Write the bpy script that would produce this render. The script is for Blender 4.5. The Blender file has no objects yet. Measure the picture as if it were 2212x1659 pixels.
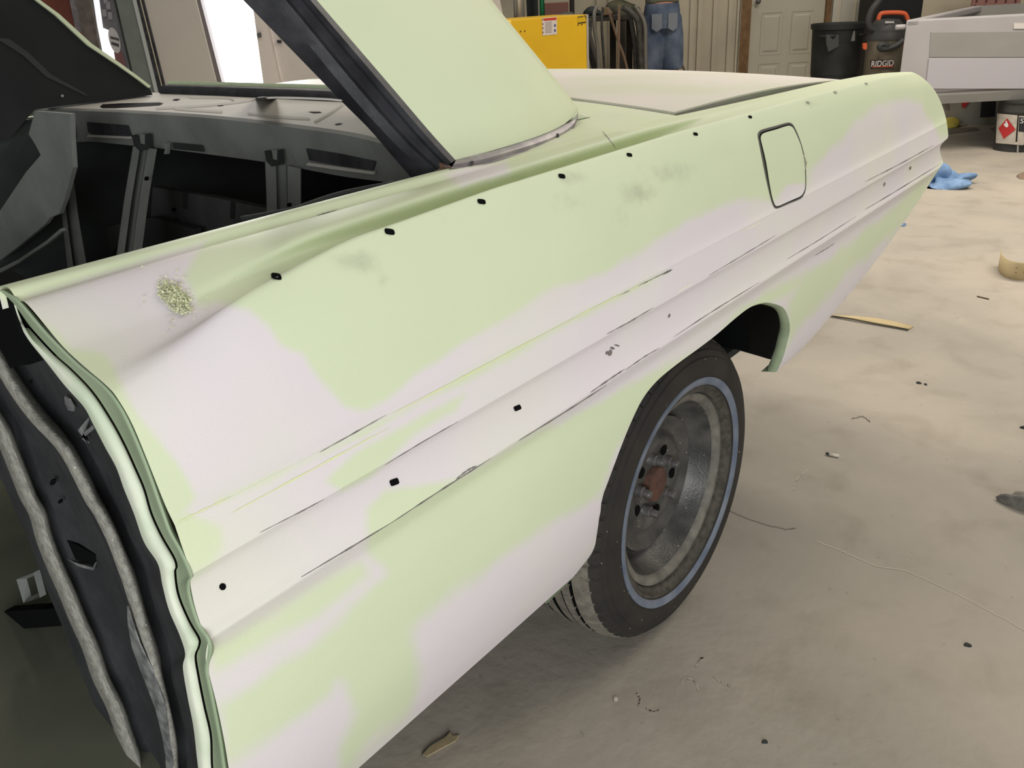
import bpy, bmesh, math, random
import numpy as np
from mathutils import Vector, Matrix
from mathutils.bvhtree import BVHTree
random.seed(4); rng = np.random.RandomState(7)
SC = bpy.context.scene; COL = SC.collection
W, H = 2212, 1659
# ------------------------------------------------------------------ camera
F_PX, YAW, PITCH, ROLL = 1882.54, 0.8806, 0.4250, -0.0529
CAM = np.array([-1.4685, -0.7501, 1.3471])
_f = np.array([math.sin(YAW)*math.cos(PITCH), math.cos(YAW)*math.cos(PITCH), -math.sin(PITCH)])
_r = np.array([math.cos(YAW), -math.sin(YAW), 0.0]); _u = np.cross(_r, _f)
R_ = math.cos(ROLL)*_r + math.sin(ROLL)*_u; U_ = -math.sin(ROLL)*_r + math.cos(ROLL)*_u; F_ = _f
DV = np.array([math.sin(YAW), math.cos(YAW), 0.0]); DR = np.array([math.cos(YAW), -math.sin(YAW), 0.0])
cam_d = bpy.data.cameras.new('camera'); cam = bpy.data.objects.new('camera', cam_d); COL.objects.link(cam)
cam_d.sensor_width = 36.0; cam_d.lens = F_PX/W*36.0; cam_d.clip_start = 0.02; cam_d.clip_end = 200
m = Matrix.Identity(4)
for i in range(3):
    m[i][0] = R_[i]; m[i][1] = U_[i]; m[i][2] = -F_[i]; m[i][3] = CAM[i]
cam.matrix_world = m; SC.camera = cam
# ------------------------------------------------------------------ world, lights, exposure
SC.view_settings.view_transform = 'Standard'; SC.view_settings.look = 'None'
SC.view_settings.gamma = 1.0; SC.view_settings.use_curve_mapping = False; SC.view_settings.exposure = 0.0
wd = bpy.data.worlds.new('world'); SC.world = wd; wd.use_nodes = True
wd.node_tree.nodes['Background'].inputs[0].default_value = (1.0, 0.97, 0.93, 1)
wd.node_tree.nodes['Background'].inputs[1].default_value = 0.15
def area(name, loc, target, sx, sy, power, col):
    l = bpy.data.lights.new(name, 'AREA'); l.shape = 'RECTANGLE'; l.size = sx; l.size_y = sy; l.energy = power; l.color = col
    o = bpy.data.objects.new(name, l); COL.objects.link(o); o.location = loc
    o.rotation_euler = (Vector(target)-Vector(loc)).to_track_quat('-Z', 'Y').to_euler(); return o
area('garage_door_daylight', (-3.7, -3.0, 1.3), (-1.0, 0, 0.8), 3.0, 2.0, 175, (0.96, 0.98, 1.0))
area('overhead_light', (1.6, 3.6, 4.2), (1.0, 1.5, 0), 0.5, 5.0, 90, (1.0, 0.93, 0.84))
area('overhead_light', (4.4, -0.6, 4.2), (4.4, -0.6, 0), 0.6, 5.0, 260, (1.0, 0.91, 0.80))
area('overhead_light', (7.4, 4.0, 4.2), (7.4, 4.0, 0), 0.5, 5.0, 60, (1.0, 0.91, 0.78))
area('overhead_light', (2.6, -2.8, 4.2), (2.6, -2.8, 0), 0.5, 4.0, 60, (1.0, 0.94, 0.84))  # unseen lamp added to brighten the floor at the lower right
area('doorway_daylight', tuple(CAM + DV*8.2 - DR*2.3 + np.array([0,0,0.5])), (0, 1, 1.0), 1.0, 1.8, 130, (1, 1, 1))

# ------------------------------------------------------------------ pixel to point helpers
def pray(p):
    p = np.atleast_2d(np.array(p, float))
    return (p[:, :1]-W/2)/F_PX*R_ - (p[:, 1:2]-H/2)/F_PX*U_ + F_
def on_axis(p, ax, v):
    d = pray(p); t = (v-CAM[ax])/d[:, ax]; return CAM + t[:, None]*d
def at_x(p, v): return on_axis(p, 0, v)
def at_y(p, v): return on_axis(p, 1, v)
def at_z(p, v): return on_axis(p, 2, v)
def at_d(p, dd):
    d = pray(p); t = dd/(d @ DV); return CAM + t[:, None]*d
def on_plane(p, n, c):
    n = np.array(n, float); d = pray(p); t = (c - CAM @ n)/(d @ n); return CAM + t[:, None]*d
def to_px(P):
    d = np.atleast_2d(P)-CAM; z = d @ F_
    return np.stack([W/2+F_PX*(d @ R_)/z, H/2-F_PX*(d @ U_)/z], -1)
def poly_at(L, s):
    L = np.array(L, float); q = np.r_[0, np.cumsum(np.linalg.norm(np.diff(L, axis=0), axis=1))]; q /= q[-1]
    return np.stack([np.interp(s, q, L[:, k]) for k in range(L.shape[1])], -1)
def smooth(L, n=60):
    L = np.array(L, float); out = []
    P = np.vstack([2*L[0]-L[1], L, 2*L[-1]-L[-2]])
    k = max(2, n//(len(L)-1))
    for i in range(1, len(P)-2):
        for j in range(k):
            t = j/k; a, b, c, d = P[i-1:i+3]
            out.append(.5*((2*b)+(-a+c)*t+(2*a-5*b+4*c-d)*t*t+(-a+3*b-3*c+d)*t**3))
    out.append(L[-1]); return np.array(out)

# ------------------------------------------------------------------ materials
def srgb(c):
    c = [x/255 for x in c]; return tuple([(x/12.92 if x <= .04045 else ((x+.055)/1.055)**2.4) for x in c]+[1])
def mat(name, c, rough=.6, metal=0.0, var=0.0, scale=8, bump=0.0, c2=None, bscale=None, spec=.3, detail=4):
    M = bpy.data.materials.new(name); M.use_nodes = True; nt = M.node_tree; b = nt.nodes['Principled BSDF']
    b.inputs['Roughness'].default_value = rough; b.inputs['Metallic'].default_value = metal
    b.inputs['Specular IOR Level'].default_value = spec
    b.inputs['Base Color'].default_value = srgb(c)
    if var or c2 or bump:
        tc = nt.nodes.new('ShaderNodeTexCoord')
    if var or c2:
        n = nt.nodes.new('ShaderNodeTexNoise'); n.inputs['Scale'].default_value = scale; n.inputs['Detail'].default_value = detail
        nt.links.new(tc.outputs['Object'], n.inputs['Vector'])
        r = nt.nodes.new('ShaderNodeValToRGB'); nt.links.new(n.outputs['Fac'], r.inputs[0])
        r.color_ramp.elements[0].position = .35; r.color_ramp.elements[1].position = .65
        a = c2 if c2 else tuple(max(0, x*(1-var)) for x in c)
        r.color_ramp.elements[0].color = srgb(a); r.color_ramp.elements[1].color = srgb(c)
        nt.links.new(r.outputs[0], b.inputs['Base Color'])
    if bump:
        n2 = nt.nodes.new('ShaderNodeTexNoise'); n2.inputs['Scale'].default_value = bscale or 60; n2.inputs['Detail'].default_value = 5
        nt.links.new(tc.outputs['Object'], n2.inputs['Vector'])
        bp = nt.nodes.new('ShaderNodeBump'); bp.inputs['Strength'].default_value = bump; bp.inputs['Distance'].default_value = .01
        nt.links.new(n2.outputs['Fac'], bp.inputs['Height']); nt.links.new(bp.outputs['Normal'], b.inputs['Normal'])
    return M
def specks(M, c=(190, 188, 182), scale=70, size=.10):
    nt = M.node_tree; N = nt.nodes; b = N['Principled BSDF']; tc = N.new('ShaderNodeTexCoord'); v = N.new('ShaderNodeTexVoronoi'); v.inputs['Scale'].default_value = scale
    nt.links.new(tc.outputs['Object'], v.inputs['Vector']); n = N.new('ShaderNodeTexNoise'); n.inputs['Scale'].default_value = 9; nt.links.new(tc.outputs['Object'], n.inputs['Vector'])
    m1 = N.new('ShaderNodeMath'); m1.operation = 'MULTIPLY'; m1.inputs[1].default_value = size*2; nt.links.new(n.outputs['Fac'], m1.inputs[0])
    sc = N.new('ShaderNodeSeparateColor'); nt.links.new(v.outputs['Color'], sc.inputs[0])
    m2 = N.new('ShaderNodeMath'); m2.operation = 'LESS_THAN'; nt.links.new(v.outputs['Distance'], m2.inputs[0]); nt.links.new(m1.outputs[0], m2.inputs[1])
    m3 = N.new('ShaderNodeMath'); m3.operation = 'LESS_THAN'; m3.inputs[1].default_value = .35; nt.links.new(sc.outputs[0], m3.inputs[0])
    m4 = N.new('ShaderNodeMath'); m4.operation = 'MULTIPLY'; nt.links.new(m2.outputs[0], m4.inputs[0]); nt.links.new(m3.outputs[0], m4.inputs[1])
    old = b.inputs['Base Color'].links[0].from_socket; mx = N.new('ShaderNodeMix'); mx.data_type = 'RGBA'; nt.links.new(m4.outputs[0], mx.inputs[0]); nt.links.new(old, mx.inputs[6]); mx.inputs[7].default_value = srgb(c)
    nt.links.new(mx.outputs[2], b.inputs['Base Color']); return M
def emit(name, c, s):
    M = bpy.data.materials.new(name); M.use_nodes = True; b = M.node_tree.nodes['Principled BSDF']
    b.inputs['Base Color'].default_value = srgb(c); b.inputs['Emission Color'].default_value = srgb(c); b.inputs['Emission Strength'].default_value = s
    return M
WHITE, GREEN = (224, 217, 219), (212, 222, 188)
def paint_mat(name, w=WHITE, g=GREEN, base=0.0):
    """primer: R = green share, G = grey dust, B = bare dark metal; noise breaks the borders up"""
    M = bpy.data.materials.new(name); M.use_nodes = True; nt = M.node_tree; N = nt.nodes; Lk = nt.links.new
    b = N['Principled BSDF']; b.inputs['Roughness'].default_value = .55; b.inputs['Specular IOR Level'].default_value = .25
    at = N.new('ShaderNodeAttribute'); at.attribute_name = 'paint'; sp = N.new('ShaderNodeSeparateColor'); Lk(at.outputs['Color'], sp.inputs[0])
    tc = N.new('ShaderNodeTexCoord')
    def noise(s, d=4):
        n = N.new('ShaderNodeTexNoise'); n.inputs['Scale'].default_value = s; n.inputs['Detail'].default_value = d
        Lk(tc.outputs['Object'], n.inputs['Vector']); return n.outputs['Fac']
    def math_(op, a, c):
        n = N.new('ShaderNodeMath'); n.operation = op; n.use_clamp = False
        for k, v in enumerate((a, c)):
            if isinstance(v, (int, float)): n.inputs[k].default_value = v
            else: Lk(v, n.inputs[k])
        return n.outputs[0]
    def ramp(v, a, c):
        n = N.new('ShaderNodeMapRange'); n.interpolation_type = 'SMOOTHSTEP'; Lk(v, n.inputs['Value']); n.inputs['From Min'].default_value = a; n.inputs['From Max'].default_value = c; return n.outputs[0]
    def mix(f, a, c):
        n = N.new('ShaderNodeMix'); n.data_type = 'RGBA'; Lk(f, n.inputs[0])
        for k, v in ((6, a), (7, c)):
            if isinstance(v, tuple): n.inputs[k].default_value = v
            else: Lk(v, n.inputs[k])
        return n.outputs[2]
    nb = math_('MULTIPLY', math_('SUBTRACT', noise(9), .5), .55)
    g_ = ramp(math_('ADD', sp.outputs[0], nb), .3, .7)
    col = mix(g_, srgb(w), srgb(g))
    yel = ramp(noise(3.0, 2), .45, .75)
    col = mix(math_('MULTIPLY', yel, .35), col, srgb((226, 232, 196)) if base == 0 else srgb(g))
    d_ = ramp(math_('ADD', math_('MULTIPLY', sp.outputs[1], 1.0), math_('MULTIPLY', math_('SUBTRACT', noise(45, 6), .5), .5)), .25, 1.0)
    col = mix(math_('MULTIPLY', d_, .6), col, srgb((122, 128, 112)))
    m_ = ramp(math_('ADD', sp.outputs[2], math_('MULTIPLY', math_('SUBTRACT', noise(160, 3), .5), .3)), .4, .6)
    col = mix(m_, col, srgb((110, 104, 112)))
    Lk(col, b.inputs['Base Color'])
    bp = N.new('ShaderNodeBump'); bp.inputs['Strength'].default_value = .12; bp.inputs['Distance'].default_value = .002
    Lk(noise(400, 2), bp.inputs['Height']); Lk(bp.outputs['Normal'], b.inputs['Normal'])
    return M
M_PAINT = paint_mat('sanded_primer')
M_GREEN = mat('green_primer', GREEN, .55, var=.03, scale=5)
M_GREEN2 = mat('pale_green_primer', (190, 205, 170), .6, var=.06, scale=14)
M_LID = mat('pale_dusty_primer', (218, 212, 204), .6, c2=(206, 207, 186), scale=3)
M_DARKM = mat('dark_grey_metal', (62, 62, 66), .5, metal=.1, c2=(40, 40, 44), scale=18, bump=.1)
M_GREYM = mat('grey_dusty_metal', (126, 128, 124), .75, c2=(108, 110, 107), scale=7, bump=.1)
M_TRAY = mat('dusty_tray_metal', (180, 176, 168), .8, c2=(164, 161, 154), scale=5)
M_BLACK = mat('black_void', (14, 15, 15), .95, spec=.05)
M_INT = mat('dark_interior_metal', (52, 56, 54), .85, c2=(40, 43, 42), scale=5)
M_OLIVE = mat('olive_floor_metal', (120, 120, 102), .85, c2=(88, 90, 78), scale=2)
M_TRIM = mat('purple_grey_bare_metal', (140, 134, 138), .45, metal=.3, c2=(176, 170, 168), scale=22)
M_RUBBER = mat('tyre_rubber', (52, 48, 43), .8, c2=(40, 38, 36), scale=9, bump=.15, bscale=120)
M_TREAD = mat('dusty_tread_rubber', (122, 116, 104), .9, c2=(100, 95, 86), scale=40)
M_STRIPE = mat('blue_white_stripe', (118, 124, 134), .55, c2=(92, 102, 118), scale=14)
M_RIM = mat('grey_steel_rim', (98, 96, 92), .42, metal=.3, c2=(66, 66, 64), scale=14, bump=.15, bscale=200)
M_RUST = mat('rusty_hub', (92, 64, 52), .85, c2=(70, 54, 48), scale=40, bump=.3)
M_NUT = mat('dull_nut_steel', (110, 108, 106), .5, metal=.5, c2=(84, 82, 80), scale=60)

specks(M_RIM); specks(M_RUBBER, scale=60, size=.07); specks(M_STRIPE)
# ------------------------------------------------------------------ object helpers
def link_mesh(name, V, Fc, material, parent=None, smooth_=False, mi=None):
    me = bpy.data.meshes.new(name); me.from_pydata([tuple(map(float, v)) for v in V], [], [tuple(int(i) for i in f) for f in Fc]); me.validate()
    mats = material if isinstance(material, (list, tuple)) else [material]
    for mm in mats: me.materials.append(mm)
    if mi is not None:
        for p_, k in zip(me.polygons, mi): p_.material_index = int(k)
    if smooth_: me.polygons.foreach_set('use_smooth', [True]*len(me.polygons))
    o = bpy.data.objects.new(name, me); COL.objects.link(o)
    if parent is not None: o.parent = parent; o.matrix_parent_inverse = parent.matrix_world.inverted()
    return o
def tag(o, label=None, cat=None, group=None, kind=None):
    if label: o['label'] = label
    if cat: o['category'] = cat
    if group: o['group'] = group
    if kind: o['kind'] = kind
    return o
def empty(name, loc, label, cat, group=None):
    o = bpy.data.objects.new(name, None); COL.objects.link(o); o.location = tuple(map(float, loc)); o.empty_display_size = .1
    o.matrix_world = Matrix.Translation(Vector(tuple(map(float, loc)))); return tag(o, label, cat, group)
class MB:
    def __init__(s): s.V = []; s.F = []; s.M = []
    def add(s, V, Fc, k=0):
        n = len(s.V); s.V += [tuple(v) for v in V]; s.F += [tuple(i+n for i in f) for f in Fc]; s.M += [k]*len(Fc); return s
    def grid(s, G, k=0, close_u=False, close_v=False, flip=False):
        G = np.array(G, float); a, b = G.shape[:2]; Fc = []
        for i in range(a if close_u else a-1):
            for j in range(b if close_v else b-1):
                i2, j2 = (i+1) % a, (j+1) % b
                q = (i*b+j, i2*b+j, i2*b+j2, i*b+j2); Fc.append(q[::-1] if flip else q)
        return s.add(G.reshape(-1, 3), Fc, k)
    def prism(s, poly, ext, k=0):
        P = np.array(poly, float); n = len(P); Q = P+np.array(ext, float)
        Fc = [tuple(range(n)), tuple(range(2*n-1, n-1, -1))]+[(i, i+n, (i+1) % n+n, (i+1) % n) for i in range(n)]
        return s.add(np.vstack([P, Q]), Fc, k)
    def box(s, c, u, v, w, k=0):      # centre, three half vectors
        c, u, v, w = [np.array(q, float) for q in (c, u, v, w)]
        V = [c+a*u+b*v+d*w for a in (-1, 1) for b in (-1, 1) for d in (-1, 1)]
        return s.add(V, [(0, 1, 3, 2), (4, 6, 7, 5), (0, 4, 5, 1), (2, 3, 7, 6), (0, 2, 6, 4), (1, 5, 7, 3)], k)
    def tube(s, L, r, n=10, k=0, caps=True):
        L = np.array(L, float); m_ = len(L); rr = np.broadcast_to(np.array(r, float), (m_,)); T = np.gradient(L, axis=0); T /= np.linalg.norm(T, axis=1)[:, None]+1e-12
        up = np.array([0, 0, 1.]) if abs(T[0][2]) < .9 else np.array([1., 0, 0]); G = []
        for i in range(m_):
            a = np.cross(T[i], up); a /= np.linalg.norm(a); b_ = np.cross(T[i], a); up = -b_ if np.dot(-b_, up) > 0 else b_
            G.append([L[i]+rr[i]*(math.cos(2*math.pi*j/n)*a+math.sin(2*math.pi*j/n)*b_) for j in range(n)])
        n0 = len(s.V); s.grid(G, k, close_v=True)
        if caps: s.F += [tuple(n0+j for j in range(n)), tuple(n0+(m_-1)*n+j for j in range(n-1, -1, -1))]; s.M += [k, k]
        return s
    def lathe(s, prof, c, ax='z', n=48, k=0, km=None):     # prof: (r, h)
        c = np.array(c, float); G = []
        for j in range(n+0):
            a = 2*math.pi*j/n; row = []
            for r, h in prof:
                if ax == 'z': row.append(c+np.array([r*math.cos(a), r*math.sin(a), h]))
                else: row.append(c+np.array([r*math.cos(a), h, r*math.sin(a)]))
            G.append(row)
        n0 = len(s.F); s.grid(G, k, close_u=True)
        if km is not None:
            w = len(prof)-1
            for i in range(len(s.F)-n0): s.M[n0+i] = km[i % w]
        return s
    def build(s, name, material, parent=None, smooth_=False):
        o = link_mesh(name, s.V, s.F, material, parent, smooth_, s.M)
        return o
def recalc(o):
    bm = bmesh.new(); bm.from_mesh(o.data); bmesh.ops.recalc_face_normals(bm, faces=bm.faces); bm.to_mesh(o.data); bm.free(); return o
def autosmooth(o, ang=35):
    bm = bmesh.new(); bm.from_mesh(o.data)
    for f in bm.faces: f.smooth = True
    for e in bm.edges:
        if len(e.link_faces) == 2 and e.calc_face_angle(0) > math.radians(ang): e.smooth = False
    bm.to_mesh(o.data); bm.free(); return o
def bevel(o, w, seg=2):
    md = o.modifiers.new('bevel', 'BEVEL'); md.width = w; md.segments = seg; md.limit_method = 'ANGLE'; return o

# ------------------------------------------------------------------ CAR BODY
CAR = empty('car_body', (0, 0.9, 0), 'stripped two-door car shell in sanded green and white primer, seen over its rear quarter', 'car')
def part(mb, name, material, smooth_=False, parent=None):
    return mb.build(name, material, parent or CAR, smooth_)
# section of the quarter panel: knots (y, z) at stations along x
ST = [-1.145, -1.06, -1.0, -.85, -.6, -.1, .15, .5, 1.0, 1.6]
def _c(y, *z): return [(y, q) for q in z]
K = [
 [(.172,1.080)]*6+[(.128,1.070),(.122,1.06),(.122,1.04),(.122,1.03)],
 [(.168,1.100)]*6+[(.126,1.096),(.120,1.088),(.120,1.076),(.120,1.05)],
 [(.158,1.107)]*6+[(.120,1.101),(.116,1.092),(.116,1.079),(.116,1.056)],
 [(.1405,1.107)]*6+[(.110,1.102),(.108,1.093),(.108,1.081),(.108,1.058)],
 [(.128,1.097),(.128,1.0975),(.128,1.0975),(.128,1.0975),(.128,1.0975),(.128,1.100),(.095,1.102),(.09,1.094),(.09,1.083),(.09,1.060)],
 [(.108,1.096),(.108,1.099),(.108,1.101),(.106,1.103),(.106,1.104),(.106,1.106),(.08,1.103),(.075,1.096),(.075,1.085),(.075,1.062)],
 [(.062,1.067),(.062,1.074),(.06,1.083),(.054,1.101),(.054,1.106),(.054,1.110),(.06,1.104),(.06,1.098),(.06,1.087),(.06,1.063)],
 [(.04,1.057),(.04,1.064),(.04,1.072),(.056,1.082),(.068,1.074),(.068,1.080),(.045,1.100),(.045,1.098),(.045,1.088),(.045,1.064)],
 [(.01,1.047),(.01,1.056),(.01,1.068),(.004,1.074),(.002,1.068),(.002,1.075),(.01,1.100),(.01,1.099),(.01,1.089),(.01,1.066)],
 [(-.012,1.039),(-.012,1.058),(-.012,1.080),(-.012,1.103),(-.012,1.110),(-.012,1.111),(-.012,1.108),(-.012,1.103),(-.012,1.092),(-.012,1.060)],
 [(-.026,1.031),(-.026,1.049),(-.026,1.068),(-.024,1.090),(-.024,1.100),(-.024,1.101),(-.024,1.098),(-.024,1.094),(-.024,1.084),(-.024,1.050)],
 [(-.042,1.010),(-.042,1.024),(-.042,1.038),(-.042,1.055),(-.042,1.065),(-.042,1.066),(-.042,1.065),(-.042,1.063),(-.042,1.054),(-.042,1.028)],
 [(-.054,.975),(-.055,.985),(-.056,.99),(-.057,1.0),(-.058,1.005),(-.058,1.008),(-.058,1.008),(-.058,1.005),(-.057,1.0),(-.052,.99)],
 [(-.066,.935)]*10, [(-.0745,.917)]*10, [(-.0755,.913)]*10, [(-.0795,.890)]*10, [(-.0845,.868)]*10, [(-.084,.864)]*10, [(-.077,.850)]*10, [(-.075,.825)]*10,
 [(-.078,.803)]*10, [(-.0845,.791)]*10, [(-.0845,.786)]*10, [(-.078,.774)]*10, [(-.071,.757)]*10, [(-.070,.735)]*10, [(-.070,.69)]*10, [(-.064,.62)]*10,
 [(-.047,.52)]*10, [(-.012,.42)]*10, [(.028,.338)]*10]
KA = np.array(K)                         # knot, station, 2
XF = np.linspace(-1.2, 1.9, 621)
def _stat(x):
    out = np.empty((KA.shape[0], len(x), 2))
    for k in range(KA.shape[0]):
        for c in (0, 1): out[k, :, c] = np.interp(x, ST, KA[k, :, c])
    return out
KS = _stat(XF)
_w = np.clip((XF+.52)/.12, 0, 1)*np.clip((.12-XF)/.12, 0, 1); _w = _w*_w*(3-2*_w)
for k in (0, 1, 2, 3): KS[k, :, 1] -= .007*_w
ker = np.hanning(25); ker /= ker.sum()
for k in range(KS.shape[0]):
    for c in (0, 1):
        e = np.pad(KS[k, :, c], 12, mode='edge'); KS[k, :, c] = np.convolve(e, ker, 'valid')
def knots(x):
    x = np.atleast_1d(x); o = np.empty((len(x), KS.shape[0], 2))
    for k in range(KS.shape[0]):
        for c in (0, 1): o[:, k, c] = np.interp(x, XF, KS[k, :, c])
    return o
def Ysurf(x, z):
    kk = knots(x); y = np.empty(len(kk))
    for i in range(len(kk)): y[i] = np.interp(z[i], kk[i, ::-1, 1][:23], kk[i, ::-1, 0][:23])
    return y
def on_panel(p):
    p = np.atleast_2d(np.array(p, float)); d = pray(p); lo = (-.3-CAM[1])/d[:, 1]; lo = np.full(len(p), 0)+(-.15-CAM[1])/d[:, 1]; hi = (.12-CAM[1])/d[:, 1]
    for _ in range(40):
        mid = (lo+hi)/2; P = CAM+mid[:, None]*d; ins = P[:, 1] > Ysurf(P[:, 0], P[:, 2]); hi = np.where(ins, mid, hi); lo = np.where(ins, lo, mid)
    return CAM+((lo+hi)/2)[:, None]*d
ARCH = [(1180,1305),(1225,1262),(1258,1222),(1281,1190),(1290,1150),(1300,1080),(1312,1045),(1334,985),(1362,915),(1388,862),(1420,822),(1462,787),(1510,752),(1550,721),(1588,688),(1620,664),(1650,654),(1675,657),(1694,667),(1704,690),(1706,715),(1700,742),(1694,765),(1684,790),(1678,803)]
AR = on_panel(smooth(ARCH, 96)); BT = on_panel(smooth([(1678,803),(1740,745),(1830,640),(1895,560),(1950,484),(1990,425),(2020,378),(2037,353)], 60))
TAIL = on_panel(smooth([(2039,352),(2034,341),(2031,328),(2031,318),(2035,310),(2042,303),(2048,296),(2047,278),(2044,258),(2038,236),(2029,213),(2016,191),(2000,174),(1986,163)], 60))
ctop = knots([1.27])[0, 9]
TAIL = np.vstack([TAIL, [1.285, ctop[0], ctop[1]]])
DEDGE = on_panel([(458,1659)])[0]
RK = np.array([[-1.145, 0, .338], [AR[0][0], 0, AR[0][2]]])
BT[:, 1] = Ysurf(BT[:, 0], BT[:, 2])
bound = np.vstack([[(-1.145, .338)], AR[:, [0, 2]], BT[1:, [0, 2]], TAIL[1:, [0, 2]], [(1.25, 1.5), (-1.145, 1.5)]])
def inside(P, poly):
    x, z = P[:, 0], P[:, 1]; r = np.zeros(len(P), bool); n = len(poly)
    for i in range(n):
        x1, z1 = poly[i]; x2, z2 = poly[(i+1) % n]
        if z1 == z2: continue
        c = ((z1 > z) != (z2 > z)) & (x < (x2-x1)*(z-z1)/(z2-z1)+x1); r ^= c
    return r
def nearest(P, poly, closed=True):
    A = poly; B = np.roll(poly, -1, axis=0)
    if not closed: A, B = A[:-1], B[:-1]
    best = np.full(len(P), 1e9); out = P.copy()
    for a, b in zip(A, B):
        ab = b-a; t = np.clip(((P-a) @ ab)/(ab @ ab+1e-12), 0, 1); q = a+t[:, None]*ab; dd = np.linalg.norm(P-q, axis=1)
        s = dd < best; best[s] = dd[s]; out[s] = q[s]
    return out, best
NX, SUB = 560, 5
xs = np.linspace(-1.145, 1.62, NX); kk = knots(xs)
rows = []
for i in range(NX): rows.append(smooth(kk[i], SUB*(kk.shape[1]-1)))
rows = np.array(rows)                    # NX, NV, 2
NV = rows.shape[1]
G = np.concatenate([np.broadcast_to(xs[:, None, None], (NX, NV, 1)), rows], 2); Vg = G.reshape(-1, 3).copy()
# tail taper above the shoulder edge
vrow = np.tile(np.arange(NV), NX); top = vrow <= 9*SUB
xz = Vg[:, [0, 2]].copy(); xz[top, 1] = 1.3
ins = inside(xz, bound)
xend = np.interp(vrow, [0, 9*SUB], [1.20, 1.285]); ins[top] = Vg[top, 0] < xend[top]; ins = ins.astype(int)
Fq = []
for i in range(NX-1):
    for j in range(NV-1):
        q = (i*NV+j, (i+1)*NV+j, (i+1)*NV+j+1, i*NV+j+1)
        if ins[q[0]]+ins[q[1]]+ins[q[2]]+ins[q[3]] >= 2: Fq.append(q)
used = np.zeros(len(Vg), int); 
for q in Fq:
    for a in q: used[a] += 1
bd = (used > 0) & (used < 4) & (~top) & (vrow < NV-1) & (Vg[:, 0] > -1.14)
bd |= (used > 0) & (ins == 0) & (~top)
idx = np.where(bd)[0]; q2, dist = nearest(Vg[idx][:, [0, 2]], bound[:-2], closed=False)
sel = dist < .02; ii = idx[sel]; Vg[ii, 0] = q2[sel, 0]; Vg[ii, 2] = q2[sel, 1]; Vg[ii, 1] = Ysurf(Vg[ii, 0], Vg[ii, 2])
tt = np.where(top & (used > 0) & (Vg[:, 0] > xend-.006))[0]; Vg[tt, 0] = xend[tt]
remap = -np.ones(len(Vg), int); keep = np.where(used > 0)[0]; remap[keep] = np.arange(len(keep))
PV = Vg[keep]; PF = [tuple(remap[a] for a in q) for q in Fq]
# ---- where the green and the white primer lie, the grey dust and the bare metal
PXV = to_px(PV)
def sd(poly, P):
    poly = np.array(poly, float); _, dd = nearest(P, poly); return np.where(inside(P, poly), dd, -dd)
GREENS = [
 [(395,600),(415,560),(450,500),(520,430),(700,360),(900,320),(1250,200),(1500,200),(1850,130),(2000,110),(2090,300),(2035,300),(2012,262),(1985,225),(1940,212),(1890,225),(1850,268),(1800,318),(1755,362),(1742,400),(1690,440),(1600,430),(1480,480),(1400,530),(1330,575),(1200,625),(1080,690),(980,750),(900,812),(840,862),(790,885),(742,880),(700,835),(672,800),(655,765),(610,745),(585,700),(545,668),(470,650),(430,660)],
 [(-60,590),(250,510),(560,430),(560,492),(330,562),(60,640),(40,660),(120,720),(150,760),(225,770),(262,830),(300,900),(350,960),(395,1020),(418,1075),(395,1105),(360,1135),(300,1000),(200,830),(0,640)],
 [(360,1120),(400,1108),(478,1140),(482,1180),(462,1215),(418,1250),(380,1180)],
 [(700,1040),(760,985),(850,930),(930,880),(1000,855),(985,890),(900,940),(860,975),(800,1030),(740,1060)],
 [(790,1095),(830,1060),(930,1045),(1000,1035),(1060,995),(1180,925),(1300,868),(1420,800),(1560,735),(1640,700),(1500,790),(1400,860),(1330,980),(1305,1070),(1220,1120),(1080,1200),(970,1280),(890,1360),(900,1440),(880,1540),(800,1600),(745,1670),(730,1620),(760,1540),(740,1480),(640,1440),(700,1370),(760,1310),(840,1240),(785,1190)],
 [(455,1400),(560,1340),(700,1260),(780,1210),(800,1240),(680,1330),(540,1410),(470,1450)],
 [(465,1520),(560,1470),(680,1400),(740,1430),(720,1500),(600,1580),(520,1640),(480,1660)],
 [(1698,760),(1702,655),(1740,590),(1830,530),(1930,450),(2040,352),(2060,300),(2040,320),(2028,380),(1960,470),(1890,540),(1800,620),(1740,690)],
 [(1560,715),(1640,668),(1700,640),(1760,590),(1700,610),(1600,660)],
 [(470,1085),(700,970),(900,868),(1200,705),(1330,640),(1440,588),(1330,650),(1200,718),(900,882),(700,984)]]
gm = np.full(len(PXV), -1e9)
for g in GREENS: gm = np.maximum(gm, sd(g, PXV))
for g in ([(955,378),(1095,345),(1095,372),(1000,398)], [(1860,262),(1925,232),(1985,250),(2006,300),(1990,330),(1900,360),(1800,400)]): gm = np.minimum(gm, -sd(g, PXV))
gmask = 1/(1+np.exp(-gm/(15.0+12*np.clip((PXV[:, 1]-1100)/200, 0, 1))))
dm = np.zeros(len(PXV))
for cx, cy, rx, ry, a in ((770,565,75,38,.62),(825,600,30,26,.5),(800,545,40,20,.4),(1235,385,45,26,.55),(1225,435,60,34,.42),(1375,415,60,34,.62),(1450,370,90,40,.5),(1340,470,70,40,.35),(960,470,60,25,.35),(1560,330,110,30,.3),(1750,225,35,12,.45),(1115,385,40,18,.4),(1180,360,70,14,.42),(1060,395,60,10,.35),(1290,330,60,16,.3),(1660,305,70,26,.25),(1330,730,60,20,.15)):
    dm = np.maximum(dm, a*np.exp(-(((PXV[:, 0]-cx)/rx)**2+((PXV[:, 1]-cy)/ry)**2)))
panel = link_mesh('quarter_panel', PV, [f[::-1] for f in PF], M_PAINT, CAR, True); recalc(panel)
ca = panel.data.color_attributes.new('paint', 'FLOAT_COLOR', 'POINT')
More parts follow.
